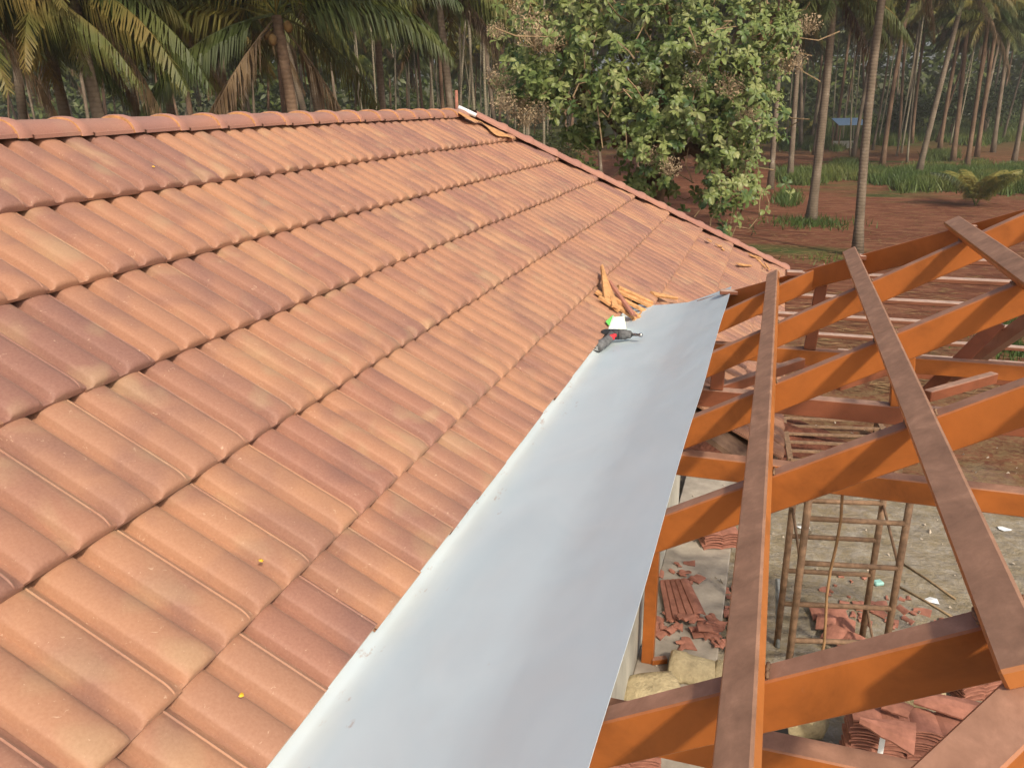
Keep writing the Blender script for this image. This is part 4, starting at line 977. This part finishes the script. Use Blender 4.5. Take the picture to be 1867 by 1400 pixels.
# straw litter on the soil
mb = MB()
for i in range(5200):
    px = gr_.uniform(1200, 1900); py = gr_.choice((gr_.uniform(285, 320), gr_.uniform(340, 480), gr_.uniform(340, 480), gr_.uniform(470, 720))); g_ = onG(px, py); a = gr_.uniform(-.5, .5) + gr_.choice((0, 0, 1.5)); l = gr_.uniform(.15, .45); w = .012
    dx, dy = math.cos(a) * l / 2, math.sin(a) * l / 2; z = g_.z + gr_.uniform(.008, .05)
    mb.add([(g_.x - dx, g_.y - dy, z), (g_.x - dx * .1 + dy * .06, g_.y - dy * .1 - w * 2, z + .012), (g_.x + dx, g_.y + dy, z + gr_.uniform(0, .03)), (g_.x + dy * .06, g_.y + w * 2, z + .012)], [(0, 1, 2, 3)])
tag(mb.obj('straw_litter', plain('straw', (.27, .175, .085), .95, .1, .4, 3, 0)), 'dry palm straw scattered over the red soil', 'straw', kind='stuff')
# far wood closing the view
mb = MB(); wr = random.Random(3)
for i in range(900):
    px = wr.uniform(-350, 2250); D = wr.uniform(118, 150); c = onD(px, 200, D); z0 = gh(c.x, c.y); h = wr.uniform(0, 22) ; leafcloud(mb, (c.x, c.y, z0 + h), (5.5, 4, 3.6), 60, .8, wr)
tag(mb.obj('far_woodland', UNDER), 'dark wood closing the view far behind the palms', 'wood', kind='stuff')
# blue-roofed shed
sb = onD(1552, 200, 78); sb.z = gh(sb.x, sb.y)
shd = tag(empty('shed', sb), 'small far shed with light blue roof between the palm trunks', 'shed'); shd.rotation_euler.z = AZ
for x in (-1.1, 1.1):
    for y in (-.8, .8): MB().beam((x, y, 0), (x, y, 2.0), .1, .1, (1, 0, 0)).obj('post', RUST, shd)
MB().box((0, 0, 2.45), (1.35, 1.0, .03), Matrix.Rotation(.28, 3, 'X'), 0).obj('roof', plain('blue_roof', (.30, .45, .62), .5), shd)
MB().box((0, .85, .35), (1.1, .05, .35), None, 0).obj('wall', WALL, shd)

# ------------------------------------------------------------------ broad-leaved tree beside the roof
TD = 12.6
tree = tag(empty('broad_leaved_tree', onD(1150, 700, TD)), 'large leafy tree with leaf rosettes and dry flower heads beside the roof', 'tree')
tb = tree.location.copy(); tb.z = G; tree.location = tb
lr = random.Random(31)
def whorl(name, r, L=.25, n=8, droop=.25):
    V = []; F = []
    for i in range(n):
        a = i * 6.283 / n + r.uniform(-.3, .3); l = L * r.uniform(.65, 1.15); w = l * r.uniform(.21, .28); el = r.uniform(-.55, .9) - droop * .3
        d = Vector((math.cos(a) * math.cos(el), math.sin(a) * math.cos(el), math.sin(el))); s_ = Vector((-math.sin(a), math.cos(a), 0)); u_ = d.cross(s_) * -1
        b = len(V)
        for t, ww, dz in ((.06, .10, 0), (.32, .55, .02), (.62, 1.0, .0), (.86, .78, -.07), (1.0, .12, -.14)):
            c = d * l * t + Vector((0, 0, dz * l * (1 + droop))); fold = ww * w * .28
            V += [c - s_ * w * ww + Vector((0, 0, fold)), c, c + s_ * w * ww + Vector((0, 0, fold))]
        for j in range(4):
            for q in range(2): k = b + j * 3 + q; F.append((k, k + 1, k + 4, k + 3))
    return V, F
WH = [mk('leaf_whorl', *whorl('w', lr, .118, lr.choice((7, 8, 9, 10)), lr.uniform(0, .8)), BROAD, True) for _ in range(7)]
blobs = [(1000, 50, 105, 95, 1.2), (1150, 70, 150, 130, 2.2), (1310, 80, 140, 125, 2.2), (1040, 165, 130, 60, 1.7), (1240, 190, 150, 80, 2.0), (1375, 200, 65, 90, 1.0), (1180, 270, 75, 50, .7), (1330, 290, 70, 60, .8), (1190, 340, 50, 35, .35), (1330, 350, 65, 40, .6),
         (1200, -90, 300, 130, 3.2), (1060, 245, 45, 26, .3), (1065, 325, 28, 34, .16), (1410, 50, 50, 70, .6), (950, 140, 50, 60, .7)]
tot = sum(b[4] for b in blobs); pos = []
while len(pos) < 2300:
    k = lr.random() * tot
    for bx_, by_, rx, ry, w in blobs:
        k -= w
        if k <= 0: break
    u = Vector((lr.gauss(0, 1), lr.gauss(0, 1), lr.gauss(0, 1))).normalized() * (lr.random() ** .38)
    dz_ = u.z * (1.9 if w > .5 else .5); pos.append((onD(bx_ + u.x * rx, by_ + u.y * ry, TD + dz_), dz_))
for px, py in ((1318, 418), (1305, 395), (1345, 400), (1372, 418), (1330, 424), (1390, 402), (1245, 385), (1215, 372), (1395, 385), (1300, 375), (1440, 355), (1320, 410), (1432, 335), (1085, 352), (1045, 245), (1432, 250)):
    pos.append((onD(px, py, TD - .3 + lr.uniform(-.2, .2)), -3))
pos.sort(key=lambda q: q[1])
bulk = MB()
for i, (p_, dz_) in enumerate(pos):
    out = (p_ - onD(1190, 120, TD + .3)); out.z *= .6; out = out.normalized() * .55 + Vector((0, 0, .75)) + Vector((lr.gauss(0, .35), lr.gauss(0, .35), 0)) + Vector(-FH) * .35
    qn = out.to_track_quat('Z', 'Y').to_matrix().to_4x4(); M = Matrix.Translation(p_ - tb) @ qn @ Matrix.Rotation(lr.uniform(0, 6.28), 4, 'Z') @ Matrix.Scale(lr.uniform(.75, 1.2), 4)
    if i % 3 == 0 and i < 900: ob('leaf_whorl', lr.choice(WH), tree, M)
    else:
        me = lr.choice(WH); bulk.add([M @ v.co for v in me.vertices], [tuple(f.vertices) for f in me.polygons])
o = bulk.obj('crown', BROAD, tree); o['kind'] = 'stuff'
trunk_top = onD(1200, 330, TD) - tb
MB().tube([(0, 0, -.2), Vector((0, 0, 1.2)), trunk_top * .7 + Vector((.0, 0, .1)), trunk_top], [.22, .18, .15, .12], 10).obj('trunk', BARK, tree, True)
lims = [((1190, 330), (1175, 270), (1100, 215), (1010, 165)), ((1190, 330), (1178, 268), (1160, 180), (1120, 60)), ((1200, 330), (1230, 250), (1290, 180), (1330, 60)), ((1200, 330), (1260, 270), (1330, 240), (1400, 200)), ((1190, 330), (1200, 200), (1220, 60), (1200, -100)),
        ((1100, 215), (1050, 130), (1000, 60), (960, 20)), ((1290, 180), (1350, 130), (1400, 60), (1420, 0)), ((1260, 270), (1300, 290), (1330, 330), (1350, 390)), ((1175, 270), (1140, 255), (1110, 260), (1075, 275))]
for lm in lims:
    P_ = [onD(x, y, TD + lr.uniform(-.5, .5) * (j > 0)) - tb for j, (x, y) in enumerate(lm)]; pp = []
    for j in range(3):
        for t in (0, .33, .66): pp.append(P_[j].lerp(P_[j + 1], t) + Vector((lr.gauss(0, .04), lr.gauss(0, .04), lr.gauss(0, .04))))
    pp.append(P_[3]); MB().tube(pp, [.085 * (1 - .85 * k / (len(pp) - 1)) for k in range(len(pp))], 6).obj('limb', BARK, tree, True)
mb = MB()
for i in range(230):
    a = pos[lr.randrange(len(pos) - 40)][0] - tb; c = a + Vector((lr.gauss(0, .25), lr.gauss(0, .25), lr.gauss(-.1, .3))); b = a.lerp(c, .5) + Vector((lr.gauss(0, .08), lr.gauss(0, .08), lr.gauss(0, .08))); mb.tube([a, b, c], [.006, .009, .011], 4, False)
for pts in (((1290, 325), (1283, 350), (1278, 380), (1266, 396)), ((1395, 350), (1402, 370), (1400, 385)), ((1305, 388), (1296, 400), (1295, 412)), ((1255, 270), (1250, 300), (1262, 330)), ((1275, 200), (1268, 225), (1262, 240)), ((1390, 345), (1385, 365), (1384, 395), (1365, 418))):
    mb.tube([onD(x, y, TD - .5) - tb for x, y in pts], .008, 5, False)
mb.obj('twigs', TWIG, tree)['kind'] = 'stuff'
#
def dryhead(r):
    mb = MB()
    for i in range(260):
        u = Vector((r.gauss(0, 1), r.gauss(0, 1), r.gauss(0, 1))).normalized() * r.random() ** .4 * .20; u.z *= .8; s_ = r.uniform(.006, .013)
        V = [u + Vector((r.uniform(-1, 1), r.uniform(-1, 1), r.uniform(-1, 1))) * s_ * 1.6 for _ in range(4)]; mb.add(V, [(0, 1, 2), (0, 2, 3), (0, 3, 1), (1, 3, 2)])
        if i % 9 == 0: mb.tube([(0, 0, -.12), u], .0025, 3, False)
    return mb.mesh('dry_flower_head', DRYF)
DH = [dryhead(lr) for _ in range(3)]
for px, py, s_ in ((905, 55, .8), (975, 60, 1.5), (1000, 75, 1.1), (905, 140, 1.0), (935, 165, 1.3), (945, 195, 1.4), (920, 185, 1.0), (985, 205, 1.0), (1278, 92, 1.0), (1265, 145, .9), (1330, 155, 1.1), (1180, 150, .8), (1185, 285, .9), (1222, 305, .9), (1365, 210, .9), (1440, 110, 1.2), (1475, 45, .9), (950, 20, 1.0), (960, 215, 1.0)):
    q_ = ob('dry_flower_head', lr.choice(DH), tree, Matrix.Translation(onD(px, py, TD - 1.5 + lr.uniform(0, .7)) - tb) @ Matrix.Rotation(lr.uniform(0, 6), 4, 'Z') @ Matrix.Scale(s_, 4)); q_['kind'] = 'stuff'

# ------------------------------------------------------------------ hazy air over the whole place
hz, nt_, bs_ = newmat('haze_air'); nt_.nodes.remove(bs_)
pv = nt_.nodes.new('ShaderNodeVolumePrincipled'); pv.inputs['Color'].default_value = (0.98, 0.96, 0.92, 1); pv.inputs['Density'].default_value = 0.0009; pv.inputs['Anisotropy'].default_value = 0.2
nt_.links.new(pv.outputs[0], nt_.nodes['Material Output'].inputs['Volume'])
o = MB().box((0, 200, 27), (425, 265, 33), None, 0).obj('haze', hz); tag(o, 'thin pale haze hanging over the whole grove', 'haze', kind='stuff')
